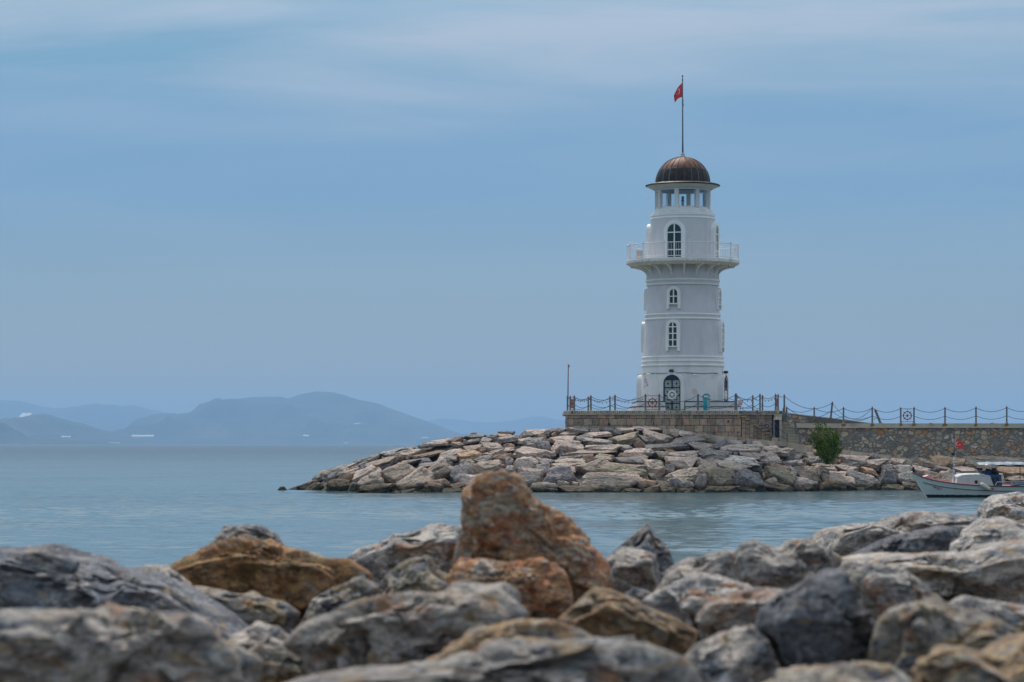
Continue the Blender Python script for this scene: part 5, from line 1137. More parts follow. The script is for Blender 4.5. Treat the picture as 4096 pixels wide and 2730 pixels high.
def wheel_panel(fence, A, B, cyf=.47, ro=.30):
    a, b2 = A[0], B[0]; d = (b2 - a); L = d.length; U = d.normalized(); up = Vector((0, 0, 1)); h = (A[1] - A[0]).length; N = U.cross(up)
    fr = (a, U, up, N); pn = MB()
    for f in (.10, .87): pn.tube([a + up * h * f, b2 + up * h * f], .022, 6)
    po = pn.build('wheel_panel', post_m, fence); c = a.lerp(b2, .5) + up * h * cyf; fr = (c, U, up, N); n = 32
    rim = MB().strip([(math.cos(2 * PI * k / n) * ro, math.sin(2 * PI * k / n) * ro) for k in range(n)], [(math.cos(2 * PI * k / n) * ro * .77, math.sin(2 * PI * k / n) * ro * .77) for k in range(n)], fr, -.03, .03, closed=True).build('wheel_rim', wheel_m, po, root=fence, auto=40)
    MB().prism([(math.cos(2 * PI * k / 14) * ro * .24, math.sin(2 * PI * k / 14) * ro * .24) for k in range(14)], fr, -.04, .04).build('wheel_hub', wheel_m, po, root=fence, auto=40)
    for k in range(8):
        q = PI * k / 4; dd = U * math.cos(q) + up * math.sin(q); rs = ro * 1.38 if k % 2 else min(ro * 1.45, L / 2 - .05) if k % 4 == 0 else h * .40
        MB().tube([c + dd * ro * .2, c + dd * ro * .78], .014, 6).build('wheel_spoke', wheel_m, po, root=fence)
        MB().tube([c + dd * ro * .99, c + dd * rs], .015, 6).build('wheel_handle', wheel_m, po, root=fence)
bulb_m = plain('dusty_glass_bulb', (.10, .105, .11), .3)
def lights(label, pts, n=6, seed=1, off=.05):
    r = random.Random(seed); T_ = thing('light_string', label, 'light string', pts[0], 'strings of little lamps on the chains')
    w_ = [p + Vector((0, -.03, -off - .02 * math.sin(i * .9))) for i, p in enumerate(pts)]
    MB().tube(w_, .007, 4).build('wire', black_m, T_)
    for k in range(n):
        p = w_[int(len(w_) * (.12 + .76 * (k + r.uniform(-.25, .25)) / max(1, n - 1)))]
        MB().tube([p, p - Vector((0, 0, .035)), p - Vector((0, 0, .05)), p - Vector((0, 0, .09)), p - Vector((0, 0, .11))], [.012, .014, .03, .028, .006], 7).build('bulb', bulb_m, T_, auto=50)
up = Vector((0, 0, 1))
FA = thing('chain_fence', 'front chain fence along the meander coping with one ship wheel before the lighthouse', 'fence', P(2600, 1645, 166.8), 'chain fences')
A = {x: post(FA, x, yt, 1646, 166.8, w_) for x, yt, w_ in ((2297, 1581, 7.6), (2363.5, 1580, 7.4), (2460, 1578, 7.6), (2582, 1575, 7.8), (2637, 1575, 7.8), (2792, 1574, 8), (2943.5, 1573, 11))}
g1 = hang(FA, A[2297], A[2363.5], .20, .25); g2 = hang(FA, A[2363.5], A[2460], .26, .24); g3 = hang(FA, A[2460], A[2582], .30, .28); wheel_panel(FA, A[2582], A[2637])
hang(FA, A[2637], A[2792], .42, .42); hang(FA, A[2792], A[2943.5], .36, .34)
A[3040] = post(FA, 3040, 1574, 1643, 167.3, 6.5); A[3102] = post(FA, 3102.5, 1574, 1643, 167.3, 6.5); g4 = hang(FA, A[2943.5], A[3040], .30, .34); g5 = hang(FA, A[3040], A[3102], .24, .26)
A[3112] = post(FA, 3112.5, 1575, 1642, 168.2, 6.2); wheel_panel(FA, A[3102], A[3112], ro=.28)
lights('string of little lamps on the first front chain beside the rusty pole', g1[0], 7, 1); lights('string of little lamps on the second front chain from the rusty pole', g2[0], 7, 2, .12)
lights('string of little lamps on the long chain between pole side and front ship wheel', g3[0], 8, 3, .12); lights('string of little lamps on the chain just past the thick fence post', g4[0], 5, 4); lights('string of little lamps on the short chain above the blue door', g5[0], 5, 5, .1)
FS = thing('chain_fence', 'short chain fence with an orange ship wheel on the chamfered platform corner', 'fence', P(2282, 1648, 168), 'chain fences')
dch = (C2 - C0).normalized()
def chp(s_, yt, yb): q = C0 + dch * s_ + Vector((.09, .12, 0)); px = CX + q.x / q.y * F; return post(FS, px, yt, yb, q.y, 6.8)
B0 = (A[2297][0], A[2297][1]); B1 = chp(1.0, 1582, 1649); B2 = chp(1.62, 1582, 1649); wheel_panel(FS, B1, B0); hang(FS, B2, B1, .1, .1)
FB = thing('chain_fence', 'rear chain fence seen through the gaps on the far platform side', 'fence', P(2440, 1650, 179.6), 'chain fences')
Bk = [post(FB, x, yt, 1652, 179.6, 6.6) for x, yt in ((2353, 1585), (2440, 1583), (2549.6, 1583), (2660, 1583), (2800, 1582), (2905, 1582), (3011, 1579), (3050, 1579))]
chain(FB, B2[0].lerp(B2[1], .9), Bk[0][0].lerp(Bk[0][1], .9), .24); chain(FB, B2[0].lerp(B2[1], .44), Bk[0][0].lerp(Bk[0][1], .44), .3)
for a, b2 in zip(Bk, Bk[1:]): hang(FB, a, b2, .28, .27)
FC = thing('chain_fence', 'long chain fence with a ship wheel standing on the promenade wall coping', 'fence', P(3640, 1694, 170.4), 'chain fences')
Y = 170.4; Cp = {x: post(FC, x, yt, 1694.5, Y, 6.6) for x, yt in ((3146, 1627), (3257, 1627), (3374, 1627), (3489, 1626), (3603, 1628), (3656, 1627), (3780, 1627), (3904, 1625), (4027, 1624), (4150, 1623), (4272, 1622))}
ks = sorted(Cp)
for a, b2 in zip(ks, ks[1:]):
    if a == 3603: wheel_panel(FC, Cp[a], Cp[b2])
    else: hang(FC, Cp[a], Cp[b2], .27, .24)
for x in (3374, 3489, 3603, 3656, 3780, 3904, 4027):
    c = P(x + rnd.uniform(-1, 1), 1699, PWY - .125); mb = MB(); w_ = rnd.uniform(.10, .2); h = rnd.uniform(.12, .24)
    q = [(-w_ * .6, .06), (w_ * .6, .06), (w_, -.05), (w_ * .35, -h * .6), (w_ * .15, -h), (-w_ * .1, -h * .55), (-w_ * .5, -h * .9), (-w_, -.06)]
    mb.prism(q, (c, Vector((1, 0, 0)), up, Vector((0, -1, 0))), 0, .004).build('rust_streak', rust_m, co_, root=PW)
FD = thing('chain_fence', 'rear chain fence going down the ramp with leaning and toppled posts', 'fence', P(3330, 1672, 176), 'chain fences')
Y = 176.5; d0 = post(FD, 3137, 1577, 1654, Y, 7); d1 = post(FD, 3323, 1606, 1673, Y, 7.5, px_top=3330); d2 = post(FD, 3523, 1636, 1696, Y, 9.5, px_top=3499)
chain(FD, A[3112][0].lerp(A[3112][1], .9), d0[0].lerp(d0[1], .9), .1); hang(FD, d0, d1, .62, .7); hang(FD, d1, Cp[3489], .9, .5)
chain(FD, d2[0].lerp(d2[1], .5), Cp[3489][0].lerp(Cp[3489][1], .3), .12)
FE = thing('chain_fence', 'chain handrail of short posts down the stone steps past the blue door', 'fence', P(3090, 1750, 166.5), 'chain fences')
e0 = post(FE, 3029, 1638, 1704, 166.45, 7); e1 = post(FE, 3096, 1679, 1753, 166.4, 8); e2 = post(FE, 3149, 1730, 1773, 166.3, 7)
hang(FE, A[2943.5], e0, .12, .1); hang(FE, e0, e1, .16, .18); hang(FE, e1, e2, .15, .16)
MB().box(P(3100, 1759, 166.45), (.42, .4, .24), tint=None).build('post_block', concrete_m, FE)
FG_ = thing('chain_fence', 'chain handrail of leaning posts beside the worn concrete steps', 'fence', P(3190, 1772, 167.2), 'chain fences')
f0 = post(FG_, 3134, 1629, 1693, 169.3, 7.5); f1 = post(FG_, 3187, 1677, 1747, 168.0, 8, px_top=3178); f2 = post(FG_, 3203, 1730, 1776, 167.2, 7, px_top=3199)
hang(FG_, f0, f1, .2, .25); hang(FG_, f1, f2, .08, .1); hang(FG_, Cp[3146], f1, .2, .15)

# ------------------------------------------------------------------ small things on the platform
RP = thing('light_pole', 'rusty red-brown pole with a small lamp rising at the platform corner', 'pole', P(2271.5, 1650, 168.6)); Y = 168.6; k = Y / F
MB().tube([P(2271.5, 1652, Y), P(2272, 1560, Y), P(2273, 1458, Y)], [2.4 * k, 2.2 * k, 1.8 * k], 9).build('pole', plain('rusty_steel', (.24, .07, .055), .8, var=.35, scale=9), RP, smooth=True)
MB().box(P(2277, 1465.5, Y), (5 * k, 4 * k, 7 * k)).build('lamp_head', plain('grey_lamp', (.28, .27, .24), .6), RP); MB().tube([P(2270.5, 1472.5, Y), P(2276, 1470, Y)], .02, 6).build('arm', iron_m, RP)
# litter bin
BY = 167.7; k = BY / F; c = P(2825, 1645, BY); LB = thing('litter_bin', 'turquoise litter bin with a curved hood and pale front panel', 'litter bin', c)
tq = plain('turquoise_plastic', (.015, .36, .43), .4, var=.2, scale=4); pq = plain('pale_bin_front', (.30, .42, .41), .5, var=.25, scale=6)
def oval(cx, cy, z, a, b2, n=20): return [(cx + a * math.cos(2 * PI * i / n), cy + b2 * math.sin(2 * PI * i / n), z) for i in range(n)]
def loft(rings):
    mb = MB(); n = len(rings[0])
    for r_ in rings: mb.v.extend(r_)
    for i in range(len(rings) - 1):
        for j in range(n): mb.f.append((i * n + j, i * n + (j + 1) % n, (i + 1) * n + (j + 1) % n, (i + 1) * n + j)); mb.mi.append(0); mb.tint.append(None)
    mb.f.append(tuple(range(n))[::-1]); mb.f.append(tuple((len(rings) - 1) * n + j for j in range(n))); mb.mi += [0, 0]; mb.tint += [None, None]
    return mb
z0 = ZT; hz = lambda y: pz(y, BY)
loft([oval(c.x, c.y, z0 + .01, .185, .17), oval(c.x, c.y, hz(1615), .205, .19), oval(c.x, c.y, hz(1592), .225, .21), oval(c.x, c.y, hz(1590), .20, .18)]).build('body', tq, LB, auto=50)
pn = MB(); pts0 = [(.02, z0 + .04), (.16, z0 + .04), (.20, hz(1608)), (.22, hz(1594)), (-.03, hz(1594)), (-.04, hz(1604)), (-.015, hz(1625))]
pn.prism([(u, z - c.z) for u, z in pts0], ((c.x, c.y, c.z) and Vector(c), Vector((.97, .24, 0)), up, Vector((.24, -.97, 0))), .16, .215).build('front_panel', pq, LB)
hd = MB(); n = 14
for i in range(n + 1):
    a = PI * i / n; hd.v += [(c.x - .26 + .52 * i / n, c.y - .24, hz(1586) + .17 * math.sin(a) ** .8), (c.x - .26 + .52 * i / n, c.y + .22, hz(1586) + .02 + .17 * math.sin(a) ** .8), (c.x - .25 + .50 * i / n, c.y + .22, hz(1588) + .10 * math.sin(a)), (c.x - .25 + .50 * i / n, c.y - .22, hz(1588) + .10 * math.sin(a))]
for i in range(n):
    for q in range(4): hd.f.append((i * 4 + q, (i + 1) * 4 + q, (i + 1) * 4 + (q + 1) % 4, i * 4 + (q + 1) % 4)); hd.mi.append(0); hd.tint.append(None)
hd.f += [(0, 1, 2, 3), (n * 4 + 3, n * 4 + 2, n * 4 + 1, n * 4)]; hd.mi += [0, 0]; hd.tint += [None, None]
hd.build('hood', tq, LB, auto=50)
sup = MB(); sup.box((c.x - .2, c.y + .05, (hz(1597) + hz(1580)) / 2), (.06, .2, hz(1580) - hz(1597))); sup.build('hood_support', tq, LB)
# notice board behind the fence
Y = 176.0; k = Y / F; c = P(2960.5, 1614, Y); NB = thing('notice_board', 'small weathered red and white notice board behind the thick fence post', 'sign', c)
MB().box(c, (19 * k, .03, 18 * k), M=Matrix.Rotation(.06, 3, 'Y')).build('board', plain('faded_white_board', (.62, .56, .55), .6), NB); mb = MB()
for i, w_ in enumerate((17, 13, 16)): mb.box(c + Vector((.3 * k * i, -.021, (5 - 5 * i) * k)), (w_ * k, .012, 2.6 * k), M=Matrix.Rotation(.06, 3, 'Y'))
mb.build('red_stripe', plain('faded_red', (.48, .16, .14), .6), NB); MB().tube([c + Vector((0, .03, 0)), Vector((c.x, c.y + .03, ZT - .05))], .022, 6).build('stake', iron_m, NB)
# gull-like pale bird resting is too small to tell: two pale stones on the coping
for px, lab in ((3722, 'pale stone lying on the promenade coping just past the ship wheel'), (3968, 'flat pale stone lying on the promenade coping above the boat canopy')):
    V, Fc = boulder_pts(random.Random(px), 3, .22, .18, .09, 0); o = bpy.data.objects.new('stone', mesh_np('stone', V, Fc, RM['p'])); COL.objects.link(o); o.location = P(px, 1692, 170.2); tag(o, lab, 'stone')
# ------------------------------------------------------------------ moored boat
BYc = 143.3; SC = 142.4 / F; bx0 = (3656 - CX) * SC
BT = thing('fishing_boat', 'white wooden fishing boat with dark red rails, pink foredeck and low cabin', 'boat', (bx0 + 4, BYc, 0))
hull_m = plain('white_boat_paint', (.64, .66, .62), .45, var=.06, scale=2, dirt=(.36, .40, .36), dirt_amt=.3, dscale=1.2); boot_m = plain('black_bottom_paint', (.012, .014, .018), .6)
redw_m = plain('dark_red_rail', (.20, .04, .05), .5, var=.2); pink_d = plain('pink_deck_paint', (.66, .33, .32), .55, var=.1, scale=3)
LEN = 8.3
def bz(py): return (1992 - py) * SC
def bxp(px): return bx0 + (px - 3656) * SC
SH = [(3656, 1891), (3671, 1896), (3694, 1907), (3733, 1918.7), (3776, 1926), (3840, 1933.5), (3916, 1939), (3978, 1941.5), (4096, 1942.5), (4252, 1940)]
def sheer(u): return bz(interp(SH, 3656 + u / SC))
def stem_u(z): return max(0, .835 * (1 - z / bz(1891)))
BMX = 1.12
def hullp(s_, v):
    """s_ 0..1 along, v 0 keel .. 1 rail; returns u, half breadth, z"""
    u_r = s_ ** 1.35 * LEN
    zt = sheer(u_r); z = -.35 + (zt + .35) * v
    us = stem_u(z) if z > 0 else .835 + (-z) * .5
    u = us + (LEN - us) * (s_ ** 1.35)
    sf = min(1, s_ ** 1.35 * LEN / 3.2); full = (1 - (1 - sf) ** 2.1)
    taper = 1 - .22 * max(0, (u / LEN - .62) / .38) ** 2
    b_ = BMX * full * taper * (.60 + .40 * v ** .8) * (.45 + .55 * v if s_ < .05 else 1)
    return u, b_, sheer(u) * v + -.35 * (1 - v) if v == 1 else z
HEEL = math.radians(3.0)
def W(u, y, z):
    yy = y * math.cos(HEEL) - z * math.sin(HEEL) * 0; zz = z + y * math.sin(HEEL)
    return (bx0 + u, BYc + yy, zz)
NSX, NV = 46, 44
hb = MB()
for side in (-1, 1):
    k = len(hb.v)
    for i in range(NSX + 1):
        for j in range(NV + 1):
            u, b_, z = hullp(i / NSX, j / NV); hb.v.append(W(u, side * b_, z))
    for i in range(NSX):
        for j in range(NV):
            f = (k + i * (NV + 1) + j, k + (i + 1) * (NV + 1) + j, k + (i + 1) * (NV + 1) + j + 1, k + i * (NV + 1) + j + 1)
            hb.f.append(f if side < 0 else f[::-1]); zz = sum(hb.v[q][2] for q in f) / 4
            hb.mi.append(1 if zz < .155 else 0); hb.tint.append(None)
tr_ = [hullp(1, j / NV) for j in range(NV + 1)]; k = len(hb.v)
hb.v += [W(u, -b_, z) for u, b_, z in tr_] + [W(u, b_, z) for u, b_, z in tr_]
for j in range(NV): hb.f.append((k + j, k + NV + 1 + j, k + NV + 2 + j, k + j + 1)); hb.mi.append(0); hb.tint.append(None)
hull = hb.build('hull', [hull_m, boot_m], BT, smooth=True, recalc=False)
# rails
def rail(v, out, r, name, u1=None, z_add=0, both=True):
    for side in (-1, 1):
        pts = []
        for i in range(1 if v < 1 else 0, 60):
            s_ = i / 59; u, b_, z = hullp(s_, v)
            if v < 1 and u < .55: continue
            if u1 and u > u1: break
            pts.append(Vector(W(u, side * (b_ + out), z + z_add)))
        MB().tube(pts, r, 6).build(name, redw_m, BT, smooth=True)
rail(1.0, .012, .034, 'gunwale'); rail(.735, .012, .022, 'rubbing_strake', 5.7)
# stem post
MB().tube([Vector(W(stem_u(z), 0, z)) for z in (-.3, 0, .5, 1.0, bz(1893))] + [Vector(W(-.03, 0, bz(1889.5)))], [.05, .05, .05, .055, .07, .075], 8).build('stem_post', hull_m, BT, smooth=True)
# deck with inner bulwark
dk = MB(); NSD = 40; rows_ = []
for i in range(NSD + 1):
    s_ = .02 + .96 * i / NSD; u, b_, z = hullp(s_, 1.0); b_ = max(0, b_ - .03); dz = z - .07
    rows_.append([W(u, -b_, z + .005), W(u, -b_ * .97, dz), W(u, -b_ * .5, dz + .03), W(u, 0, dz + .045), W(u, b_ * .5, dz + .03), W(u, b_ * .97, dz), W(u, b_, z + .005)])
for r_ in rows_: dk.v += r_
for i in range(NSD):
    for j in range(6): dk.f.append((i * 7 + j, (i + 1) * 7 + j, (i + 1) * 7 + j + 1, i * 7 + j + 1)); dk.mi.append(0); dk.tint.append(None)
dk.build('deck', pink_d, BT, smooth=True)
hp = MB()
def prism_y(mb, poly, y0, y1, mi=0):
    n = len(poly); vs = [W(u, y, z) for y in (y0, y1) for u, z in poly]
    mb.add(vs, [tuple(range(n))[::-1], tuple(range(n, 2 * n))] + [(i, (i + 1) % n, n + (i + 1) % n, n + i) for i in range(n)], mi)
U_ = lambda px: (px - 3656) * SC
prism_y(hp, [(U_(3700), bz(1909)), (U_(3721), bz(1902)), (U_(3742), bz(1911)), (U_(3738), bz(1922)), (U_(3704), bz(1915))], -.34, .34)
hp.build('foredeck_hatch', pink_d, BT)
cab_m = plain('cabin_white', (.52, .52, .50), .5, var=.07, scale=2)
cb = MB(); prism_y(cb, [(U_(3826), bz(1937)), (U_(3833), bz(1908.5)), (U_(3964), bz(1908.5)), (U_(3978), bz(1943))], -.74, .74)
cab = cb.build('cabin', cab_m, BT); rfm = MB()
prism_y(rfm, [(U_(3830), bz(1909)), (U_(3850), bz(1899.5)), (U_(3880), bz(1897)), (U_(3935), bz(1897)), (U_(3962), bz(1900.5)), (U_(3968), bz(1909))], -.66, .66); rfm.build('cabin_roof', plain('cabin_roof_grey', (.50, .51, .50), .55), cab, root=BT)
for a, b2 in ((3897, 3914), (3928, 3945)):
    v = MB(); prism_y(v, [(U_(a), bz(1898.5)), (U_(a + 3), bz(1895.5)), (U_(b2 - 3), bz(1895.5)), (U_(b2), bz(1898.5))], -.55, -.2); v.build('roof_vent', plain('cream_vent', (.66, .62, .50), .6), cab, root=BT)
pc = Vector(W(U_(3907), -.745, bz(1926.5))); MB().tube([pc + Vector((0, .03, 0)), pc + Vector((0, -.012, 0))], .098, 20).build('porthole', black_m, cab, root=BT, auto=40)
ln = MB(); ln.box(W(U_(3874), -.752, bz(1921)), (.012, .012, .36)); ln.build('rope', plain('faded_rope', (.33, .27, .2), .8), cab, root=BT)
# mast
mt = MB().tube([Vector(W(U_(3827), 0, bz(1940))), Vector(W(U_(3828), 0, bz(1830)))], [.045, .04], 10).build('mast', plain('pale_mast_paint', (.46, .52, .60), .4), BT, smooth=True)
MB().tube([Vector(W(U_(3828), 0, bz(1832))), Vector(W(U_(3828.5), 0, bz(1748)))], [.026, .018], 8).build('mast_top', iron_m, mt, root=BT)
MB().tube([Vector(W(U_(3828.5), 0, bz(y))) for y in (1752, 1750, 1746, 1744)], [.02, .035, .035, .01], 8).build('masthead_light', redw_m, mt, root=BT)
for y in (1895, 1880, 1868, 1855, 1845): MB().tube([Vector(W(U_(3827.6), 0, bz(y))), Vector(W(U_(3827.6), 0, bz(y - 2)))], .05, 8).build('mast_band', iron_m, mt, root=BT)
MB().tube([Vector(W(U_(3822), -.05, bz(y))) for y in (1822, 1819, 1812, 1808)], [.05, .085, .085, .03], 10).build('lamp', black_m, mt, root=BT, auto=40)
MB().box(W(U_(3825), 0, bz(1823)), (.14, .05, .03)).build('lamp_arm', iron_m, mt, root=BT)
MB().tube([Vector(W(U_(3821), .1, bz(1768))), Vector(W(U_(3820.5), .1, bz(1736)))], .012, 5).build('antenna', trim_m, mt, root=BT)
fl2, S2 = flag('flag', 'red crescent flag flying from the boat mast before the rubble wall', W(U_(3830.5), 0, bz(1759.5)), 31 * SC, (35 * SC, 0, 0), 0,
               lambda u, v: (u, -u * 11 * SC * (1 - .6 * v) - u * .9 * SC * 3 * v + .02 * math.sin(5 * u)), 0, None, amp=.05)
emblem(fl2, S2, .31, .50, .17, .27, star=(.56, .5, .09))
MB().box(Vector(W(U_(3831), 0, bz(1759.5))) + Vector((0, 0, -31 * SC / 2)), (.035, .03, 31 * SC)).build('hoist_band', wht_m, fl2)
# aft: blue wheelhouse back, awning, rail
wh = MB(); bl_m = plain('blue_boat_paint', (.02, .085, .17), .5, var=.2)
prism_y(wh, [(U_(3963), bz(1898)), (U_(4010), bz(1899)), (U_(4014), bz(1944)), (U_(3979), bz(1944))], -.5, .6); who = wh.build('wheelhouse', bl_m, BT)
op = MB(); prism_y(op, [(U_(3972), bz(1910)), (U_(3983), bz(1910)), (U_(3984), bz(1942)), (U_(3980), bz(1942))], -.52, -.45); prism_y(op, [(U_(3990), bz(1909)), (U_(4000), bz(1909)), (U_(4001), bz(1925)), (U_(3990), bz(1925))], -.52, -.45); op.build('wheelhouse_dark_opening', black_m, who, root=BT)  # black panels stand in for the shaded inside of the opening
aw_m = plain('silver_awning', (.21, .235, .28), .35, var=.16, scale=3.5); aw = MB(); n = 60
for i in range(n + 1):
    u = U_(3918) + (LEN - .1 - U_(3918)) * i / n; e = min(1, i / 6); wr = .016 * math.sin(i * .83) + .012 * math.sin(i * 2.1 + 1) + .01 * math.sin(i * .31)
    zt = bz(1855) + (.03 * e + wr * e); zb = bz(1858.5) + .03 * math.sin(i * .5)
    for y, z in ((-.95, zb), (-.9, zt - .03), (-.45, zt + .02), (0, zt + .03), (.45, zt + .02), (.9, zt - .02), (.95, zb + .03), (0, zb + .015)): aw.v.append(W(u, y * (.5 + .5 * e), z))
for i in range(n):
    for j in range(8): aw.f.append((i * 8 + j, (i + 1) * 8 + j, (i + 1) * 8 + (j + 1) % 8, i * 8 + (j + 1) % 8)); aw.mi.append(0); aw.tint.append(None)
aw.f += [tuple(range(8)), tuple(range(n * 8, n * 8 + 8))[::-1]]; aw.mi += [0, 0]; aw.tint += [None, None]
awo = aw.build('awning', aw_m, BT, auto=60)
va = MB(); prism_y(va, [(U_(3960), bz(1859)), (U_(4300), bz(1857.5)), (U_(4300), bz(1873)), (U_(4050), bz(1871)), (U_(3990), bz(1867))], .55, .6); va.build('awning_shade_band', plain('painted_awning_shade', (.05, .045, .05), .8), awo, root=BT)  # dark strip added as painted shade beneath the awning
for u, y in ((U_(4105), -.85), (U_(4105), .85), (LEN - .5, -.8), (LEN - .5, .8)): MB().tube([Vector(W(u, y, bz(1942))), Vector(W(u, y, bz(1857)))], .02, 8).build('awning_pole', iron_m, awo, root=BT)
rl2 = MB()
for y in (-.86,): rl2.tube([Vector(W(U_(3981), y, bz(1939))), Vector(W(U_(3990), y, bz(1925.5))), Vector(W(U_(4050), y, bz(1926))), Vector(W(U_(4240), y, bz(1926)))], .018, 7)
rl2.tube([Vector(W(U_(4045), -.86, bz(1926))), Vector(W(U_(4054), -.86, bz(1940)))], .016, 6); rl2.build('handrail', rail_m, BT)
# lettering worn beyond reading, two dark red smears of paint strokes
lt = MB()
def on_hull(px, py):
    u = U_(px); z = bz(py); lo, hi = 0, 1
    for _ in range(30):
        s_ = (lo + hi) / 2; v = (z + .35) / (sheer(u) + .35); uu = hullp(s_, min(.99, v))[0]
        if uu < u: lo = s_
        else: hi = s_
    v = (z + .35) / (sheer(u) + .35); q = hullp(s_, min(.99, v)); return Vector(W(u, -q[1] - .006, z))
for x0, y0, x1, y1 in ((3738, 1945, 3739.5, 1948.5), (3740.5, 1945.3, 3742, 1949.3), (3742.8, 1946, 3744.2, 1950), (3745, 1947, 3746.5, 1951), (3747.5, 1947.5, 3749, 1952), (3753, 1948.5, 3755.5, 1953), (3756.5, 1950, 3758, 1953.5), (3764.5, 1949, 3767, 1955), (3767, 1953, 3770, 1956), (3754, 1955.5, 3757, 1958), (3758.5, 1956, 3761.5, 1959)):
    a, b2 = on_hull(x0, y0), on_hull(x1, y1); lt.tube([a, b2], .013, 5)
lt.build('worn_lettering', plain('faded_lettering', (.10, .055, .05), .7), hull, root=BT)
sm = MB(); sm.tube([on_hull(3963, 1951), on_hull(3973, 1952)], .045, 6); sm.build('red_mark', plain('faded_red_mark', (.38, .2, .2), .7), hull, root=BT)
# things aboard
a, b2 = Vector(W(U_(3917), -1.2, bz(1930))), Vector(W(U_(3958), -1.22, bz(1956))); d = (b2 - a).normalized(); L = (b2 - a).length
FN = thing('fender', 'cream sausage fender hanging slanted over the boat side by the porthole', 'fender', a)
prof = [(0, .02), (.03, .05), (.06, .10), (.12, .118), (L - .12, .118), (L - .06, .10), (L - .03, .05), (L, .03), (L + .05, .03)]
MB().tube([a + d * q for q, _ in prof], [r_ for _, r_ in prof], 16).build('body', plain('cream_vinyl', (.60, .55, .43), .4, var=.1), FN, smooth=True)
MB().tube([a, Vector(W(U_(3912), -1.08, bz(1938) + .02)), Vector(W(U_(3911), -.9, bz(1938)))], .01, 5).build('rope', iron_m, FN)
cr = MB(); cc = Vector(W(U_(3952), -.1, bz(1894))); hx, hy, hz_ = .26, .3, .11
cr.box(cc + Vector((0, 0, -hz_)), (2 * hx, 2 * hy, .03))
for s_ in (-1, 1): cr.box(cc + Vector((s_ * hx, 0, 0)), (.03, 2 * hy, 2 * hz_)); cr.box(cc + Vector((0, s_ * hy, 0)), (2 * hx - .04, .03, 2 * hz_ - .01)); cr.box(cc + Vector((0, s_ * hy, hz_)), (2 * hx + .05, .045, .04))
alone(cr, 'crate', plain('navy_crate_plastic', (.012, .025, .15), .5), 'navy blue plastic crate on the aft end of the boat cabin roof', 'crate', loc=cc)
V, Fc = boulder_pts(random.Random(77), 4, 58 * SC, .7, 27 * SC, -18, rough=.2); net_m = plain('black_fishing_net', (.02, .02, .024), .95, var=.5, scale=14, bump=1.0)
o = bpy.data.objects.new('fishing_net', mesh_np('fishing_net', V, Fc, net_m)); COL.objects.link(o); o.location = W(U_(3984), .15, bz(1889)); tag(o, 'heap of black fishing net piled over the blue wheelhouse', 'fishing net')
V, Fc = boulder_pts(random.Random(31), 4, 1.5, .8, .2, 6, rough=.14); o = bpy.data.objects.new('tarpaulin', mesh_np('tarpaulin', V, Fc, plain('bright_blue_tarp', (.05, .22, .42), .5, var=.3, scale=5, bump=.5))); COL.objects.link(o); o.location = W(U_(4098), -.35, bz(1937)); tag(o, 'bright blue tarpaulin bundled in the boat stern', 'tarpaulin')

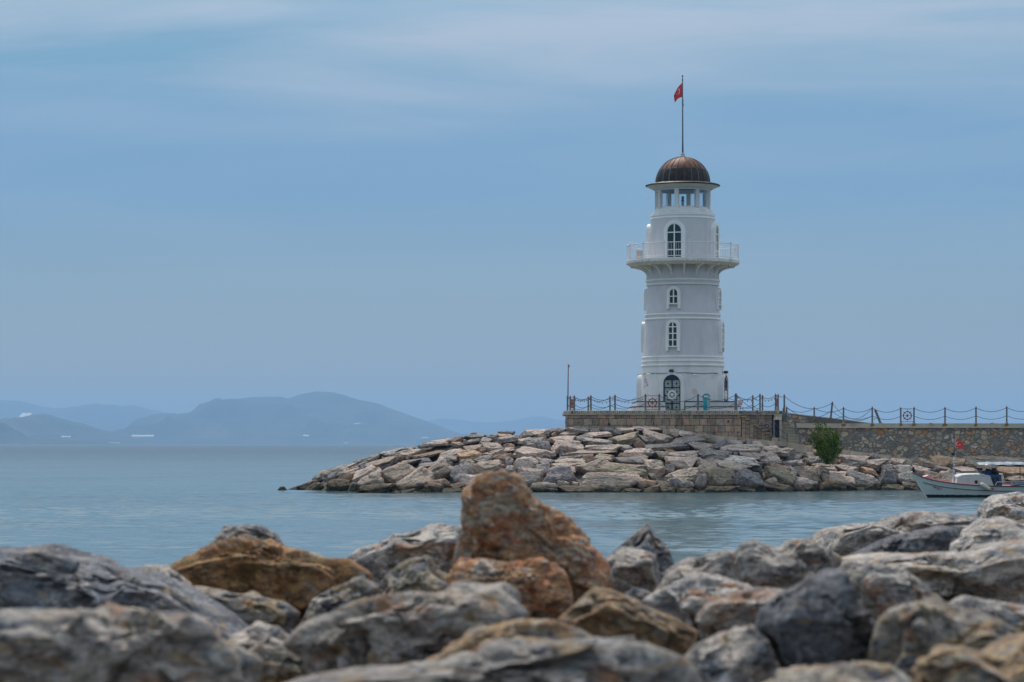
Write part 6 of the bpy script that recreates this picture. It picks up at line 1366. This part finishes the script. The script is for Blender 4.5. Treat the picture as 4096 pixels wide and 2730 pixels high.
# ------------------------------------------------------------------ shrub
SY = 164.6; k = SY / F; root = P(3311, 1852, SY)
SB = thing('shrub', 'feathery green evergreen shrub growing from the boulders before the rubble wall', 'shrub', root)
sr = random.Random(4)
wood_m = plain('shrub_wood', (.07, .055, .035), .9)
stems = MB(); tips = []
OUT = [(3235, 1762), (3241, 1722), (3258, 1688), (3272, 1694), (3285, 1700), (3300, 1722), (3304, 1696), (3316, 1716), (3332, 1726), (3345, 1735), (3352, 1752), (3366, 1770), (3362, 1800), (3345, 1820)]
def inside(px, py):
    w_ = interp([(1682, 5), (1700, 30), (1722, 50), (1750, 60), (1775, 66), (1800, 56), (1820, 40), (1840, 20), (1852, 8)], py); c_ = interp([(1682, 3264), (1705, 3275), (1730, 3295), (1775, 3301), (1852, 3310)], py)
    return abs(px - c_) / w_
leafv, leaff = [], []
for b_ in range(46):
    tx, ty = OUT[b_] if b_ < len(OUT) else (sr.uniform(3240, 3360), sr.uniform(1725, 1812))
    dep = sr.uniform(-.85, .85) * (1 - abs(tx - 3302) / 110)
    e = P(tx, ty, SY) + Vector((0, dep, 0)); s0 = root + Vector((sr.uniform(-.12, .12), sr.uniform(-.1, .1), -.1)); mid = s0.lerp(e, .5) + Vector((0, 0, .12)) + Vector((sr.uniform(-.05, .05), 0, 0))
    pts = [s0 * (1 - q) ** 2 + mid * 2 * q * (1 - q) + e * q * q for q in [i / 8 for i in range(9)]]
    stems.tube(pts, [.022 * (1 - .8 * i / 8) for i in range(9)], 5)
    n = 270 if b_ >= len(OUT) else 190
    for j in range(n):
        q = min(1.0, sr.uniform(.22, 1.02)); i = int(q * 8); f = q * 8 - i; base = pts[i].lerp(pts[min(8, i + 1)], f)
        spread = .13 * (1.12 - q) + .028
        base = base + Vector((sr.gauss(0, spread), sr.gauss(0, spread), sr.gauss(0, spread * .9)))
        up_ = (pts[8] - pts[4]).normalized(); dr_ = (up_ + Vector((sr.gauss(0, .45), sr.gauss(0, .45), sr.gauss(.25, .4)))).normalized()
        L = sr.uniform(.08, .18); sd_ = dr_.cross(Vector((sr.gauss(0, 1), sr.gauss(0, 1), sr.gauss(0, 1)))).normalized() * sr.uniform(.015, .032)
        k0 = len(leafv); leafv += [base - sd_ * .5, base + dr_ * L * .5 - sd_, base + dr_ * L, base + dr_ * L * .5 + sd_]; leaff.append((k0, k0 + 1, k0 + 2, k0 + 3))
stems.build('stem', wood_m, SB)
m, t, b = base_mat('shrub_leaf', .65, 0, .2); g_ = t.new('ShaderNodeNewGeometry'); tc = t.new('ShaderNodeTexCoord')
lc = t.ramp(g_.outputs['Random Per Island'], [(0, (.02, .06, .010)), (.5, (.08, .15, .018)), (1, (.30, .34, .035))])
lc = t.mix(1.0, lc, t.ramp(t.noise(tc.outputs['Object'], 3.5, 3), [(.35, .55), (.68, 1.45)]), 'MULTIPLY'); t.link(lc, b.inputs['Base Color'])
b.inputs['Subsurface Weight'].default_value = 0.0
MB().add(leafv, leaff).build('foliage', m, SB, recalc=False)
